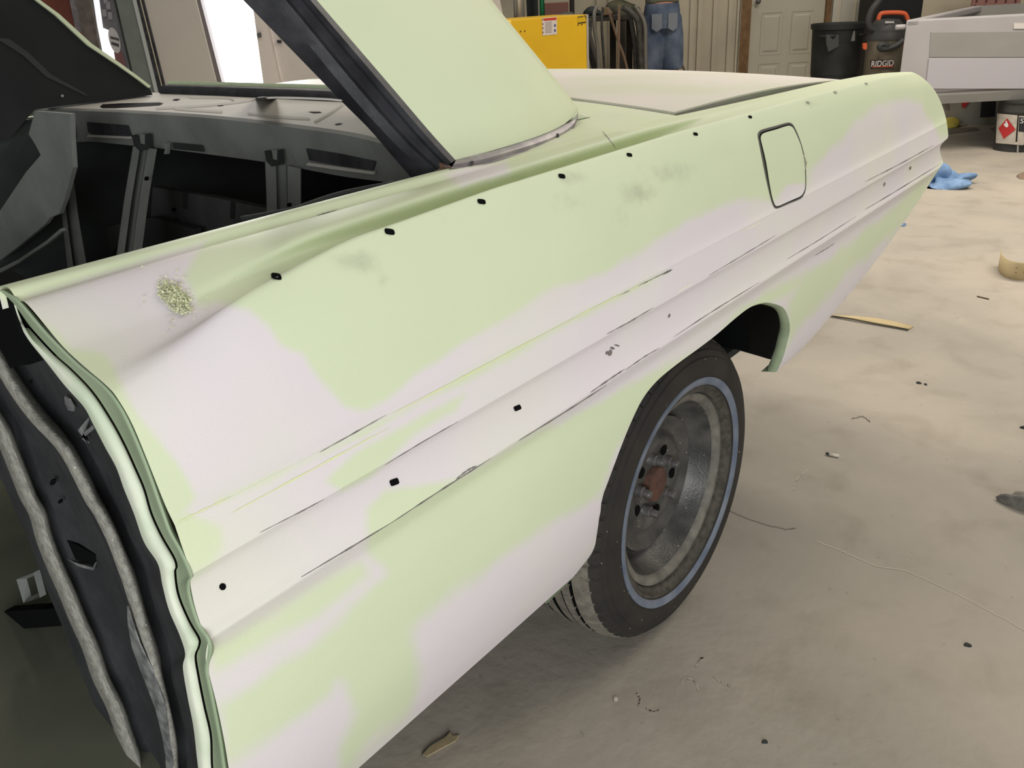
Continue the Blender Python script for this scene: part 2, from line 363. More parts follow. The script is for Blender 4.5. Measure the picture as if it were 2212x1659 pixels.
buf = np.ones((len(PV), 4)); buf[:, 0] = gmask; buf[:, 1] = dm; buf[:, 2] = 0; ca.data.foreach_set('color', buf.ravel())
tag(panel, 'rear quarter panel patched in pale green and white primer')
bvh = BVHTree.FromPolygons([tuple(v) for v in PV], [tuple(f) for f in PF])
def hit(p, off=.0006, tree=None):
    out = []
    for q in np.atleast_2d(np.array(p, float)):
        d = pray(q)[0]; d /= np.linalg.norm(d)
        h = (tree or bvh).ray_cast(Vector(CAM), Vector(d))
        if h[0] is None: h = (Vector(CAM+d*1.0), Vector((0, -1, 0)))
        nrm = np.array(h[1]); nrm = nrm if nrm @ d < 0 else -nrm
        out.append(np.array(h[0])+nrm*off)
    return np.array(out)
# flanges that give the sheet metal its folded edges
def flange(L, ext, name, material, ext2=None):
    L = np.array(L); ext = np.array(ext, float); rows_ = [L, L+ext*.15, L+ext]
    if ext2 is not None: rows_.append(L+ext+np.array(ext2))
    o = part(MB().grid(rows_), name, material, True); return o
def inset_dir(L, c):
    d = np.array(c)-L; d[:, 1] = 0; d /= np.linalg.norm(d, axis=1)[:, None]; return d
dz = inset_dir(AR, (.05, 0, .36))
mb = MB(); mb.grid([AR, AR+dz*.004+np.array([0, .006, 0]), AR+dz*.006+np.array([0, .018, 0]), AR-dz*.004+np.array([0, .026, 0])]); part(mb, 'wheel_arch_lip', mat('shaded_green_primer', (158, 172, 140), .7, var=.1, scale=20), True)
rk = np.array([[x, .028, .338] for x in np.linspace(-1.145, AR[0][0], 30)])
flange(rk, (0, .03, -.008), 'rocker_flange', M_GREYM); flange(BT, (-.01, .035, -.004), 'lower_rear_flange', M_GREEN2)
flange(TAIL, (-.02, .05, 0), 'tail_flange', M_GREEN2)

# ---- shoulder and side holes, scratches, fuel door, putty crumbs
def px_patch(name, outline, material, off=.0008, rings=3, tree=None, parent=None):
    o = np.array(outline, float); c = o.mean(0); V = [hit([c], off, tree)[0]]; Fc = []; n = len(o)
    for r in range(1, rings+1): V += list(hit(c+(o-c)*r/rings, off, tree))
    for j in range(n):
        Fc.append((0, 1+j, 1+(j+1) % n))
        for r in range(rings-1): Fc.append((1+r*n+j, 1+(r+1)*n+j, 1+(r+1)*n+(j+1) % n, 1+r*n+(j+1) % n))
    return link_mesh(name, V, Fc, material, parent or CAR, True)
def rrect(cx, cy, w, h, ang, r=.45, n=20, shear=0):
    a = np.linspace(0, 2*math.pi, n, endpoint=False); e = 1-r
    x = np.sign(np.cos(a))*np.abs(np.cos(a))**e*w/2; y = np.sign(np.sin(a))*np.abs(np.sin(a))**e*h/2; x = x+shear*y
    c, s = math.cos(ang), math.sin(ang); return np.stack([cx+c*x-s*y, cy+s*x+c*y], -1)
for cx, cy, w, h in ((597,598,22,14),(841,501,22,13),(1039.5,436,18,11),(1213,381,15,10),(1359,335,12,8),(1502,290,10,7),(1620,253,8,6)):
    px_patch('clip_hole', rrect(cx, cy, w, h, .12, .4, shear=.3), M_BLACK)
for cx, cy, w, h in ((1745,222,9,5),(1804,200,8,5),(1871,181,7,4)): px_patch('filled_clip_hole', rrect(cx, cy, w, h, .5, .3), M_DARKM if cx < 1 else mat('grey_filler', (150, 155, 135)))
px_patch('trim_hole', rrect(480,1267,15,15,0,0), M_BLACK); px_patch('trim_hole', rrect(851,1041,20,14,-.35,.6), M_BLACK); px_patch('trim_hole', rrect(1117,881,16,11,-.4,.6), M_BLACK)
M_SCR = mat('bare_scratch', (158, 152, 148), .5, metal=.2, var=.3, scale=60); M_SCRL = mat('pale_scratch', (240, 236, 214), .6); M_YEL = mat('yellow_green_edge', (222, 228, 176), .6)
for cx, cy, w, h in ((1966,363,4,8),(1910,398,4,9),(1445,682,4,9),(1317,762,9,14),(1322,752,10,5),(1332,746,12,3),(1310,762,5,8)): px_patch('paint_chip', rrect(cx, cy, w, h, .3, .1, n=10), M_SCR)
def ribbon(name, L, w, material, off=.0005):
    L = smooth(L, 40); n = len(L); T = np.gradient(L, axis=0); T /= np.linalg.norm(T, axis=1)[:, None]; N_ = np.stack([-T[:, 1], T[:, 0]], -1)
    ww = (w*np.sin(np.linspace(.05, math.pi-.05, n))**.5*(1+.3*np.sin(np.linspace(0, 25, n))))[:, None]/2
    A = hit(L+N_*ww, off); B = hit(L-N_*ww, off); return part(MB().grid([A, B]), name, material, True)
for L, w, mm in (([(690,977),(760,938),(833,897)],2.2,M_SCR),([(1310,652),(1380,617),(1450,582)],2,M_SCR),([(1430,593),(1440,588),(1452,582)],4,M_SCR),
    ([(560,1151),(640,1110),(700,1078)],1.6,M_SCR),([(830,1005),(900,962),(990,910)],1.5,M_SCR),([(1310,722),(1360,695),(1412,664)],2.2,M_SCR),([(1530,596),(1610,548),(1676,508)],1.5,M_SCR),
    ([(650,1247),(740,1193),(850,1126)],2.6,M_SCR),([(850,1126),(950,1060),(1060,990)],2.4,M_SCR),([(985,1035),(1010,1016),(1030,1006)],3.4,M_SCR),([(1120,952),(1220,890),(1310,832)],2.2,M_SCR),([(1275,848),(1320,817),(1350,797)],3,M_SCR),([(1350,800),(1390,772),(1424,752)],2,M_SCR),
    ([(1455,728),(1540,672),(1640,610)],1.8,M_SCR),([(1700,560),(1760,524),(1850,467)],1.4,M_SCR),([(1868,453),(1940,410),(2034,352)],1.8,M_SCR),([(1868,393),(1944,354),(2016,314)],1.6,M_SCR),([(1600,501),(1625,489),(1645,478)],2.4,M_SCRL),([(1462,632),(1478,622),(1494,614)],2.6,M_SCRL),
    ([(500,1108),(700,1000),(840,924)],3.5,M_YEL),([(850,892),(1000,815),(1200,708)],3.5,M_YEL),([(1200,708),(1300,656),(1420,598)],2.6,M_YEL),([(385,1128),(430,1106),(500,1072)],3,M_YEL),
    ([(1300,282),(1315,300),(1332,322)],1.5,M_SCR),([(685,466),(705,460),(730,453)],2.2,M_SCR),([(1760,552),(1785,537),(1803,525)],1.4,M_SCR)):
    ribbon('paint_scratch', L, w, mm)
FD = smooth([(1637,296),(1638,288),(1646,281),(1675,273),(1700,266),(1710,268),(1717,278),(1727,302),(1736,335),(1740,372),(1740,405),(1736,420),(1728,429),(1705,439),(1682,449),(1674,449),(1669,441),(1664,425),(1655,385),(1645,335),(1637,296)], 80)[:-1]
fc = FD.mean(0); mb = MB(); T = (FD-fc)/np.linalg.norm(FD-fc, axis=1)[:, None]
gapw = np.interp(np.arctan2(T[:, 1], T[:, 0]), [-math.pi, -2.2, -1.4, -.9, 0, 1.2, 2.2, math.pi], [5, 7.5, 6, 2.5, 2, 3.5, 4, 5])
mb.grid([hit(FD+T*1.0, .0004), hit(FD-T*gapw[:, None]*.5, .0006), hit(FD-T*gapw[:, None], .0004)], close_v=True); part(mb, 'fuel_door_gap', mat('gap_shadow_metal', (92, 90, 82), .7), True)
mb = MB(); mb.grid([hit(FD-T*gapw[:, None]*.55, .0009), hit(FD-T*gapw[:, None]*1.0, .0009)], close_v=True); part(mb, 'fuel_door_gap', M_BLACK, True)
fd = px_patch('fuel_door', FD-T*(gapw[:, None]+.3), M_PAINT, .0016, rings=10)
def set_paint(o, f):
    co = np.array([o.matrix_world @ v.co for v in o.data.vertices]); P = to_px(co); c = o.data.color_attributes.new('paint', 'FLOAT_COLOR', 'POINT')
    b = np.ones((len(P), 4)); b[:, :3] = f(P); c.data.foreach_set('color', b.ravel())
set_paint(fd, lambda P: np.stack([1/(1+np.exp(-sd([(1600,250),(1760,250),(1760,395),(1700,400),(1680,430),(1600,480)], P)/8)), np.zeros(len(P)), np.zeros(len(P))], -1))
px_patch('finger_notch', [(1733,332),(1738,340),(1742,352),(1740,362),(1736,372),(1735,350)], mat('notch_metal', (150, 150, 130)), .0012)
# crumbs of sanding putty lying in the dip
mb = MB(); M_PUT = mat('putty_dust', (214, 216, 180), .9)
for _ in range(620):
    a = rng.rand()*2*math.pi; r = rng.rand()**.6; cx = 378+38*r*math.cos(a)+8*r*math.sin(a); cy = 645+36*r*math.sin(a)+14*r*math.cos(a)
    if _ > 560: cx += rng.randn()*28; cy += rng.randn()*24
    P = hit([(cx, cy)], .0012)[0]; s = (.0006+.0016*rng.rand()*(1.2-r)); V = P+rng.randn(6, 3)*s; V[:, 2] = np.maximum(V[:, 2], P[2]-.0005)+.0006
    mb.add(V, [(0,1,2),(0,2,3),(3,4,5),(1,4,5),(2,4,0),(5,3,1)])
pt = mb.build('putty_crumbs', M_PUT); tag(pt, 'heap of crumbly pale green sanding dust lying in the dip of the shoulder', 'sanding dust', kind='stuff')

# ---- door jamb: folded strips stepping inward from the panel edge
J0=[(7,625),(43,649),(104,719),(167,782),(217,823),(248,856),(278,906),(318,1000),(355,1104),(371,1147),(395,1191),(416.5,1241),(411.5,1254.5),(413,1285),(431.6,1345),(453,1378),(458,1405),(450,1442),(462,1505),(478,1589),(488,1659),(500,1740)]
J1=[(25,649),(40,679),(67,712),(117,766),(157,802),(201,849),(241,910),(268,960),(291,1010),(311,1057),(326,1108),(348,1157),(375,1204),(381,1224),(378,1236),(385,1285),(408,1341),(430,1380),(429,1398),(422,1418),(428,1459),(441,1525),(455,1589),(458,1659),(470,1740)]
J2=[(20,642),(37,689),(60,732),(100,782),(140,833),(181,879),(201,916),(227,966),(251,1010),(268,1057),(289,1109),(311,1171),(341,1218),(351,1265),(365,1318),(388,1372),(400,1412),(395,1442),(405,1505),(418,1572),(428,1659),(440,1740)]
J3=[(-60,690),(-30,738),(0,790),(33,845),(77,905),(134,966),(167,1023),(194,1077),(214,1108),(241,1161),(264,1221),(284,1278),(301,1338),(321,1405),(338,1472),(355,1539),(368,1606),(371,1659),(385,1740)]
J4=[(-95,800),(-50,850),(0,925),(20,973),(40,1023),(60,1073),(80,1110),(94,1161),(117,1221),(144,1281),(167,1338),(194,1398),(217,1465),(248,1529),(268,1589),(291,1653),(320,1740)]
J5=[(-120,850),(-80,900),(-30,980),(0,1030),(33,1104),(67,1181),(100,1271),(134,1351),(161,1422),(187,1482),(214,1549),(244,1626),(275,1740)]
s_ = np.linspace(0, 1, 150)
def jrow(L, x, dx=0, dy=0):
    P = poly_at(smooth(L, 200), s_); P = P+np.array([dx, dy]); return at_x(P, x)
jmat = paint_mat('jamb_primer', (206, 212, 196), (160, 178, 146), base=1)
e0 = jrow(J0, -1.145)
gb = MB(); gb.grid([jrow(J0, -1.134, 5, -1), e0, jrow(J0, -1.1465, -3, 2), jrow(J0, -1.143, -9, 3), jrow(J1, -1.128, 3, -1)]); gb.grid([jrow(J1, -1.126, 1.6, 0), jrow(J1, -1.105, 0, 0)], 1); gb.grid([jrow(J1, -1.128, -2, 0), jrow(J1, -1.134, -12, 3), jrow(J2, -1.136, 8, 0), jrow(J2, -1.134)], 2)
o = part(gb, 'jamb_flange', [mat('jamb_green', (160, 176, 146), .6, c2=(146, 164, 132), scale=9), M_BLACK, mat('jamb_cream', (222, 226, 208), .65, c2=(196, 208, 182), scale=12)], True); o['label'] = 'pale green folded flange with a black seam line'
M_JAMB = mat('smoky_jamb_metal', (58, 59, 61), .7, c2=(44, 45, 47), scale=16, bump=.2); M_DUST = specks(mat('dust_coated_ridge', (152, 150, 140), .9, c2=(120, 119, 111), scale=110, bump=.3, bscale=400), (196, 194, 186), 160, .16)
mid = lambda a, b, t: [tuple(q) for q in (poly_at(a, s_)*(1-t)+poly_at(b, s_)*t)]
A2, A3, A4, A5 = [poly_at(smooth(q, 200), s_) for q in (J2, J3, J4, J5)]
jb = MB()
def r2(P, x): return at_x(P, x)
wob = 6*np.sin(s_*38)+4*np.sin(s_*71+1)
L23 = A2*.55+A3*.45
jb.grid([r2(A2, -1.134), r2(A2+np.array([-2,1]), -1.122), r2(A2*.7+A3*.3+np.stack([wob,0*wob],-1), -1.108), r2(L23, -1.100), r2(A2*.28+A3*.72, -1.104)])
jb.grid([r2(A2*.28+A3*.72, -1.104), r2(A3+np.array([12,-4]), -1.124), r2(A3, -1.130), r2(A3+np.array([-12,4]), -1.124)], 1)
jb.grid([r2(A3+np.array([-12,4]), -1.124), r2(A3+np.array([-26,8]), -1.102), r2((A3+A4)/2, -1.098), r2(A4+np.array([20,-6]), -1.106)])
jb.grid([r2(A4+np.array([20,-6]), -1.106), r2(A4+np.array([10,-3]), -1.122), r2(A4+np.array([-10,3]), -1.122), r2(A4+np.array([-17,4]), -1.108)], 1)
jb.grid([r2(A4+np.array([-17,4]), -1.108), r2(A5, -1.10), r2(A5, -1.06)])
o = part(jb, 'door_jamb', [M_JAMB, M_DUST], True); o['label'] = 'dark grey door lock pillar with dusty ridges'
def xplate(name, P, x, th, material, parent=None): return part(MB().prism(at_x(P, x), (th, 0, 0)), name, material, False, parent)
xplate('jamb_slot', [(-40,600),(2,622),(20,650),(40,720),(63,788),(42,789),(22,796),(0,752),(-40,700)], -1.139, .03, M_BLACK)
xplate('jamb_slot', [(139,1163),(205,1198),(205,1222),(190,1218),(150,1204)], -1.1015, .004, M_BLACK)
for q in ((62,826,6,9),(112,1042,8,14),(128,1084,6,9)): xplate('jamb_hole', rrect(q[0], q[1], q[2], q[3], .3, .1, n=12), -1.131 if q[1] < 900 else -1.109, .003, M_BLACK)
M_SCUFF = mat('scuffed_bare_metal', (150, 152, 150), .5, metal=.3, c2=(96, 97, 98), scale=60)
xplate('scuff_mark', [(139,856),(148,862),(158,880),(157,889),(147,886),(140,872)], -1.126, .002, M_SCUFF)
xplate('scuff_mark', [(192,900),(180,935),(200,918),(206,924),(176,948),(190,958),(168,930)], -1.124, .002, M_SCUFF)
wv = on = None
for L, x in (([(274,1310),(283,1340),(300,1390),(330,1455),(352,1520),(362,1580),(370,1640),(371,1659),(362,1659),(350,1590),(335,1530),(310,1465),(285,1400),(276,1350)], -1.1315), ([(139,1204),(160,1215),(200,1226),(206,1215),(201,1232),(170,1224)], -1.105)):
    xplate('scuff_mark', L, x, .002, M_SCUFF)

# ---- C pillar (outer skin, window channel, base moulding)
TB = .45
def pil(P, y0): return on_plane(P, (0, 1, -TB), y0-TB*1.12)
Lp = smooth([(984,346),(928,284),(834,174),(684,0),(590,-110)], 60); Rp = smooth([(1249,240),(1243,226),(1177,142),(1120,72),(1062,0),(985,-110)], 60)
ns, nt_ = 30, 60; sl = np.linspace(0, 1, nt_); Lq, Rq = poly_at(Lp, sl), poly_at(Rp, sl)
BTM = smooth([(984,346),(1085,319),(1169,292),(1219,268),(1249,240)], 60)
Gp = []
for s in np.linspace(0, 1, ns):
    P = Lq*(1-s)+Rq*s; b0 = poly_at(BTM, np.array([s]))[0]; P = P+(b0-P[0])*((1-sl)**3)[:, None]
    Gp.append(pil(P, .172+.09*s**3))
last = Gp[-1]
for e in (1, 2, 3, 4): Gp.append(last+np.array([.006*e, .045*e+.01*e*e, -.0*e]))
o = part(MB().grid(Gp), 'roof_pillar_skin', M_PAINT, True); recalc(o)
set_paint(o, lambda P: np.stack([.98-.5*np.exp(-(((P[:, 0]-1040)/70)**2+((P[:, 1]-335)/16)**2)), np.zeros(len(P)), np.zeros(len(P))], -1))
bvp = BVHTree.FromPolygons([tuple(v.co) for v in o.data.vertices], [tuple(p_.vertices) for p_ in o.data.polygons])
top_, bot_ = -110, 0
LN = [([(984,346),(928,284),(834,174),(684,0),(590,-110)], .172), ([(975,352),(920,292),(824,180),(670,0),(575,-110)], .167), ([(966,357),(908,296),(812,183),(657,0),(563,-110)], .176), ([(961,358),(903,299),(806,186),(650,0),(556,-110)], .186),
      ([(948,364),(885,305),(785,192),(625,0),(530,-110)], .190), ([(942,368),(878,308),(778,195),(617,0),(522,-110)], .200), ([(925,376),(855,312),(752,200),(588,0),(495,-110)], .214), ([(892,388),(845,334),(797,278),(740,221),(636,114),(525,0),(418,-110)], .246)]
o = part(MB().grid([pil(poly_at(smooth(L, 60), sl), y) for L, y in LN]+[pil(poly_at(smooth(LN[-1][0], 60), sl), .246)+np.array([.03, .01, 0])]), 'window_channel', M_DARKM, True); autosmooth(o, 25)
tp = smooth([(986,345),(1030,334),(1085,320),(1169,293),(1219,270),(1242,254),(1249,240)], 60); bp_ = smooth([(974,364),(1032,359),(1102,339),(1169,319),(1212,302),(1236,282),(1248,258)], 60)
ss = np.linspace(0, 1, 60); tq, bq = poly_at(tp, ss), poly_at(bp_, ss); yy = .168+.09*ss**3
def vary(P, y): return np.array([pil(P[i:i+1], y[i])[0] for i in range(len(P))])
o = part(MB().grid([vary(tq, yy+.002), vary(tq*.85+bq*.15, yy-.006), vary(tq*.5+bq*.5, yy-.014), vary(tq*.2+bq*.8, yy-.011), vary(bq, yy-.018), vary(bq, yy-.018)+np.array([0, .02, -.004])]), 'pillar_base_moulding', M_TRIM, True); autosmooth(o, 30)
for q in ((1020,352,7,9),(1205,293,6,10)):
    P = pil(rrect(q[0], q[1], q[2], q[3], 0, 0, n=12), .152 if q[0] < 1100 else .195); part(MB().prism(P, (.002, .002, 0)), 'rivet_hole', M_DARKM)
xplate('rust_corner', [(935,364),(950,352),(968,360),(972,366),(950,372),(936,370)], -.485, .006, mat('rust_bloom', (128, 98, 78), .8, c2=(150, 146, 142), scale=60))
# shadow gap below the pillar and recessed corner behind it
mb = MB(); gp = smooth([(1248,250),(1256,238),(1268,252),(1262,268),(1244,290),(1215,308)], 40); mb.add(hit(gp, .0008), [tuple(range(len(gp)))]); 
# ---- deck between the pillars and the boot lid
def deckz(x, y): return 1.1+.022*(1-((y-.93)/.81)**2)-.052*max(0, (x-.25)/1.0)**2
def deck_grid(x0, x1, nx, ny, y0=.13, y1=1.73, f=deckz, e0=0.0):
    return [[(x0(y)+(x1(y)-x0(y))*i/(nx-1), y, f(x0(y)+(x1(y)-x0(y))*i/(nx-1), y)) for y in np.linspace(y0, y1, ny)] for i in range(nx)]
frontlid = lambda y: .17+.10*(1-((y-.93)/.8)**2)
rearlid = lambda y: 1.17+.08*(1-((y-.93)/.8)**2)
fil = deck_grid(lambda y: -.30 if y < .2 or y > 1.66 else (-.14 if y < .38 or y > 1.5 else .02), lambda y: frontlid(y)-.006, 12, 60, .105, 1.755, lambda x, y: deckz(x, y)-.002)
o = part(MB().grid(fil), 'deck_filler_panel', M_PAINT, True); recalc(o)
set_paint(o, lambda P: np.stack([np.full(len(P), .62)+0*P[:, 0], .35*np.exp(-(((P[:, 0]-1330)/90)**2+((P[:, 1]-250)/26)**2)), np.zeros(len(P))], -1))
lid = MB(); g1 = deck_grid(frontlid, rearlid, 40, 60, .140, 1.720, lambda x, y: deckz(x, y)+.003+.006*max(0, x-.3))
ga = np.array(g1); lid.grid(ga); lo_ = lambda r: r+np.array([0, 0, -.03])
lid.grid([ga[:, 0], ga[:, 0]+np.array([0, .001, -.004]), ga[:, 0]+np.array([0, .022, -.006]), lo_(ga[:, 0])+np.array([0, .022, 0])]); lid.grid([ga[:, -1], lo_(ga[:, -1])]); lid.grid([ga[0], lo_(ga[0])]); lid.grid([ga[-1], lo_(ga[-1])])
o = part(lid, 'boot_lid', M_LID, True); autosmooth(recalc(o), 40); o['label'] = 'flat boot lid in dusty white primer'
mb = MB(); mb.box((.7, .93, 1.030), (.56, 0, 0), (0, .81, 0), (0, 0, .012)); part(mb, 'boot_gutter', M_BLACK)
# ---- far side, roof, floor pan, wheelhouses: closes the shell
ff = MB(); FX = np.linspace(-1.145, 1.45, 40)
ff.grid([[(x, 1.735, 1.10-.03*max(0, x-.6)) for x in FX], [(x, 1.87, 1.09-.03*max(0, x-.6)) for x in FX], [(x, 1.94, .9) for x in FX], [(x, 1.92, .6) for x in FX], [(x, 1.86, .36 if x < -.4 else .45+.15*max(0, x-.4)) for x in FX]])
part(ff, 'far_quarter_panel', M_GREEN2, True)
mb = MB()
roof = [[(-.75-.9*i/9*1.0-.02, .30+1.26*j/19, 1.43+.035*math.sin(math.pi*j/19)) for j in range(20)] for i in range(10)]
mb.grid(roof); mb.grid([[(a[0], a[1], a[2]-.03) for a in r] for r in roof], flip=True); part(mb, 'roof', M_GREEN2, True)
mb = MB(); mb.box((-1.15, .93, .37), (1.5, 0, 0), (0, .84, 0), (0, 0, .01)); part(mb, 'floor_pan', M_OLIVE)
mb = MB(); mb.box((.28, .93, .46), (.30, 0, 0), (0, .80, 0), (0, 0, .01)); mb.box((.85, .93, .70), (.36, 0, .07), (0, .80, 0), (0, 0, .01)); mb.box((1.2, .93, .86), (.01, 0, 0), (0, .80, 0), (0, 0, .18)); part(mb, 'boot_floor', M_INT)
mb = MB(); mb.box((-.2, 1.70, .74), (1.0, 0, 0), (0, .012, 0), (0, 0, .36)); mb.box((.98, 1.70, .86), (.22, 0, 0), (0, .012, 0), (0, 0, .22)); part(mb, 'far_inner_panel', M_INT)
mb = MB(); aa = np.linspace(0, math.pi, 24)
mb.grid([[(.0+.44*math.cos(a), .33, .50+.24*math.sin(a)) for a in aa], [(.0+.44*math.cos(a), .06, .50+.24*math.sin(a)) for a in aa]])
o = part(mb, 'inner_wheelhouse', M_BLACK, True)
mb = MB(); mb.prism(at_y([(1380,600),(1700,560),(1690,700),(1672,778),(1656,773),(1545,741),(1380,690)], .14), (0, .02, 0)); part(mb, 'wheelhouse_liner', M_BLACK)
# far C pillar seen from inside
def yplate(name, P, y, th, material): return part(MB().prism(at_y(P, y), (0, th, 0)), name, material)
yplate('far_roof_pillar', [(-160,-120),(-20,-120),(62,-12),(120,32),(190,97),(255,140),(300,172),(322,189),(330,205),(240,217),(160,226),(75,237),(20,300),(-160,340)], 1.64, .05, mat('near_black_metal', (34, 36, 36), .85, c2=(28, 30, 30), scale=8))
yplate('far_pillar_edge', [(-20,-130),(70,-12),(128,30),(198,94),(262,138),(308,172),(326,186),(322,190),(300,173),(255,141),(190,98),(120,33),(62,-11)], 1.632, .06, M_GREEN)
yplate('far_pillar_seam', [(0,82),(20,84),(60,112),(110,160),(190,205),(185,207),(100,166),(50,120),(0,88)], 1.638, .003, mat('dull_dark_seam', (50, 52, 52)))
yplate('pillar_bolt', rrect(135,207,6,6,0,0,n=10), 1.636, .003, M_TRIM)
# ---- package tray with front flange
XT = -.37
te = at_x(smooth([(75,237),(150,239),(225,241),(301,245),(400,251),(502,260),(620,274),(740,291),(800,304),(880,326),(960,352)], 50), XT)
te[:, 0] = XT+.0; 
def zt(P): return P
tb = at_x(smooth([(70,262),(150,303),(200,306),(281,314),(368,323),(470,336),(572,350),(660,366),(740,381),(870,400),(960,430)], 50), XT+.01)
n = min(len(te), len(tb)); te = poly_at(te, np.linspace(0, 1, 60)); tb = poly_at(tb, np.linspace(0, 1, 60))
ru = te+np.array([.012, 0, .004]); fl = te+np.array([-.002, 0, -.012])
o = part(MB().grid([ru, te, fl, tb, tb+np.array([.03, 0, -.002])]), 'bulkhead_flange', M_GREYM, True); autosmooth(o, 60)
bk = at_y([(335,206)], 1.6)[0]
trow = [ru]
for t in (.2, .4, .6, .8, 1.0): trow.append(np.stack([ru[:, 0]+t*.33, ru[:, 1], ru[:, 2]*(1-t)+t*(1.106+.016*np.clip((ru[:, 1]-.3)/.5, 0, 1))], -1))
o = part(MB().grid(trow), 'package_tray', M_TRAY, True); recalc(o)
bvt = BVHTree.FromPolygons([tuple(v.co) for v in o.data.vertices], [tuple(p_.vertices) for p_ in o.data.polygons]); TRAY = o
# rear window channel behind the tray, pale lip above
wl = np.array([(x_, y_, 0) for x_, y_ in [(-.045+.03*math.sin(math.pi*(y-.2)/1.5), y) for y in np.linspace(.26, 1.68, 40)]])
hw = np.clip((wl[:, 1]-.24)/.35, 0, 1)[:, None]*np.array([[0, 0, 1.]])
part(MB().grid([wl+np.array([0, 0, 1.103])+.018*hw, wl+np.array([.01, 0, 1.104])+.038*hw, wl+np.array([.03, 0, 1.104])+.041*hw]), 'rear_window_channel', M_DARKM, True)
part(MB().grid([wl+np.array([.028, 0, 1.103])+.040*hw, wl+np.array([.034, 0, 1.104])+.050*hw, wl+np.array([.075, 0, 1.104])+.044*hw, wl+np.array([.13, 0, 1.100])+.014*hw]), 'rear_window_lip', M_GREEN2, True)
for L in ([(216,231),(222,226),(260,224),(300,223),(345,222),(353,224),(345,228),(300,231),(250,234),(222,234)], [(372,217),(380,214),(390,215),(382,218)], [(463,228),(475,227),(485,228),(475,230)], [(665,242),(690,242),(696,244),(678,245)], [(722,269),(735,267),(741,268),(728,271)]):
    px_patch('tray_hole', L, M_BLACK, .001, 2, bvt)
M_RIB = mat('tray_rib_dust', (158, 155, 148), .8)
def trib(L, w):
    L = smooth(L, 30); T = np.gradient(L, axis=0); T /= np.linalg.norm(T, axis=1)[:, None]; N_ = np.stack([-T[:, 1], T[:, 0]], -1)
    A, C_, B = hit(L+N_*w/2, .0005, bvt), hit(L, .004, bvt), hit(L-N_*w/2, .0005, bvt); part(MB().grid([A, C_, B]), 'pressed_rib', M_RIB, True)
for L in ([(410,211),(450,211),(490,212),(505,217),(507,222)], [(340,235),(430,230),(520,221),(560,213),(610,211),(700,214),(735,217)], [(378,236),(430,240),(480,243)], [(535,246),(590,253),(668,258)], [(680,265),(710,248),(740,228)]): trib(L, 5)
# flange pockets, brackets, posts
for L in ([(187,264),(275,271),(281,294),(200,291),(190,286)], [(661,321),(735,333),(810,349),(804,368),(735,358),(668,346)]):
    xplate('pressed_pocket', L, XT-.003, .004, M_DARKM)
xplate('pocket_edge', [(190,291),(278,295),(281,300),(187,296)], XT-.006, .006, M_TRAY); xplate('pocket_edge', [(665,351),(735,361),(806,371),(806,377),(735,368),(660,357)], XT-.006, .006, M_TRAY)
xplate('pressed_pocket', [(372,308),(436,314),(440,328),(374,322)], XT-.001, .002, M_INT)
for cx, cy in ((132,286),(299,304),(585,338)):
    xplate('hook_bracket', [(cx-14,cy-12),(cx-8,cy-8),(cx+4,cy+10),(cx+14,cy+8),(cx+14,cy-14),(cx+18,cy-14),(cx+18,cy+18),(cx+2,cy+22),(cx-10,cy+10)], XT-.02, .012, M_INT)
    xplate('hook_tab', [(cx+2,cy-14),(cx+13,cy-14),(cx+13,cy+8),(cx+5,cy+6)], XT-.016, .01, M_GREYM)
xplate('hook_tab', [(352,310),(361,309),(361,322),(360,333),(354,333),(356,322)], XT-.01, .008, M_GREYM)
def post(L, R, x0, x1, name='support_post'):     # left and right edges, leaning from x0 at the top to x1 at the bottom
    n_ = 12; s = np.linspace(0, 1, n_); a, b = poly_at(L, s), poly_at(R, s); rows_ = []
    for f, dx in ((0, .0), (.02, -.012), (.3, -.012), (.34, .006), (.58, .008), (.62, -.012), (.98, -.012), (1, .0)):
        rows_.append(np.array([at_x([a[i]*(1-f)+b[i]*f], x0+(x1-x0)*s[i]+dx)[0] for i in range(n_)]))
    o = part(MB().grid(rows_), name, M_GREYM, False); autosmooth(o, 20); return o
post([(287,316),(268,430),(245,600)], [(340,322),(322,430),(300,600)], XT, XT-.16)
post([(572,348),(575,420),(577,520)], [(651,364),(651,420),(651,520)], XT, XT-.01)
post([(128,400),(135,480),(150,620)], [(152,330),(170,470),(196,620)], XT-.06, XT-.16)
for q in ((315,386),(623,443)): xplate('bolt_hole', rrect(q[0], q[1], 7, 9, 0, 0, n=12), XT-.075 if q[0] < 400 else XT-.026, .004, M_BLACK)
xplate('side_gusset', [(75,240),(152,246),(154,300),(158,362),(140,430),(128,462),(108,470),(98,484),(40,532),(-30,585),(-30,500),(56,372),(88,335),(76,312),(62,290)], XT-.22, .01, M_GREYM)
xplate('wheelhouse_edge', [(-20,590),(40,560),(100,520),(130,494),(134,500),(100,528),(40,568),(-20,600)], XT-.24, .01, M_GREYM)
xplate('cross_member', [(330,404),(450,424),(585,452),(660,462),(660,520),(560,540),(430,508),(325,480)], -.22, .02, mat('dim_cross_member', (84, 86, 84), .8, c2=(70, 72, 70), scale=8))
xplate('cross_member_rib', [(395,417),(403,418),(402,452),(395,450)], -.225, .004, M_INT); xplate('cross_member_rib', [(498,436),(506,438),(504,474),(497,472)], -.225, .004, M_INT)
xplate('cross_member_hole', rrect(374,453,7,8,0,0,n=12), -.226, .004, M_BLACK); xplate('cross_member_hole', rrect(380,478,10,15,0,0,n=12), -.226, .004, M_INT)
xplate('boot_step', [(185,500),(265,480),(330,470),(420,495),(420,540),(180,620)], -.27, .02, mat('dim_step', (58, 60, 58), .85))
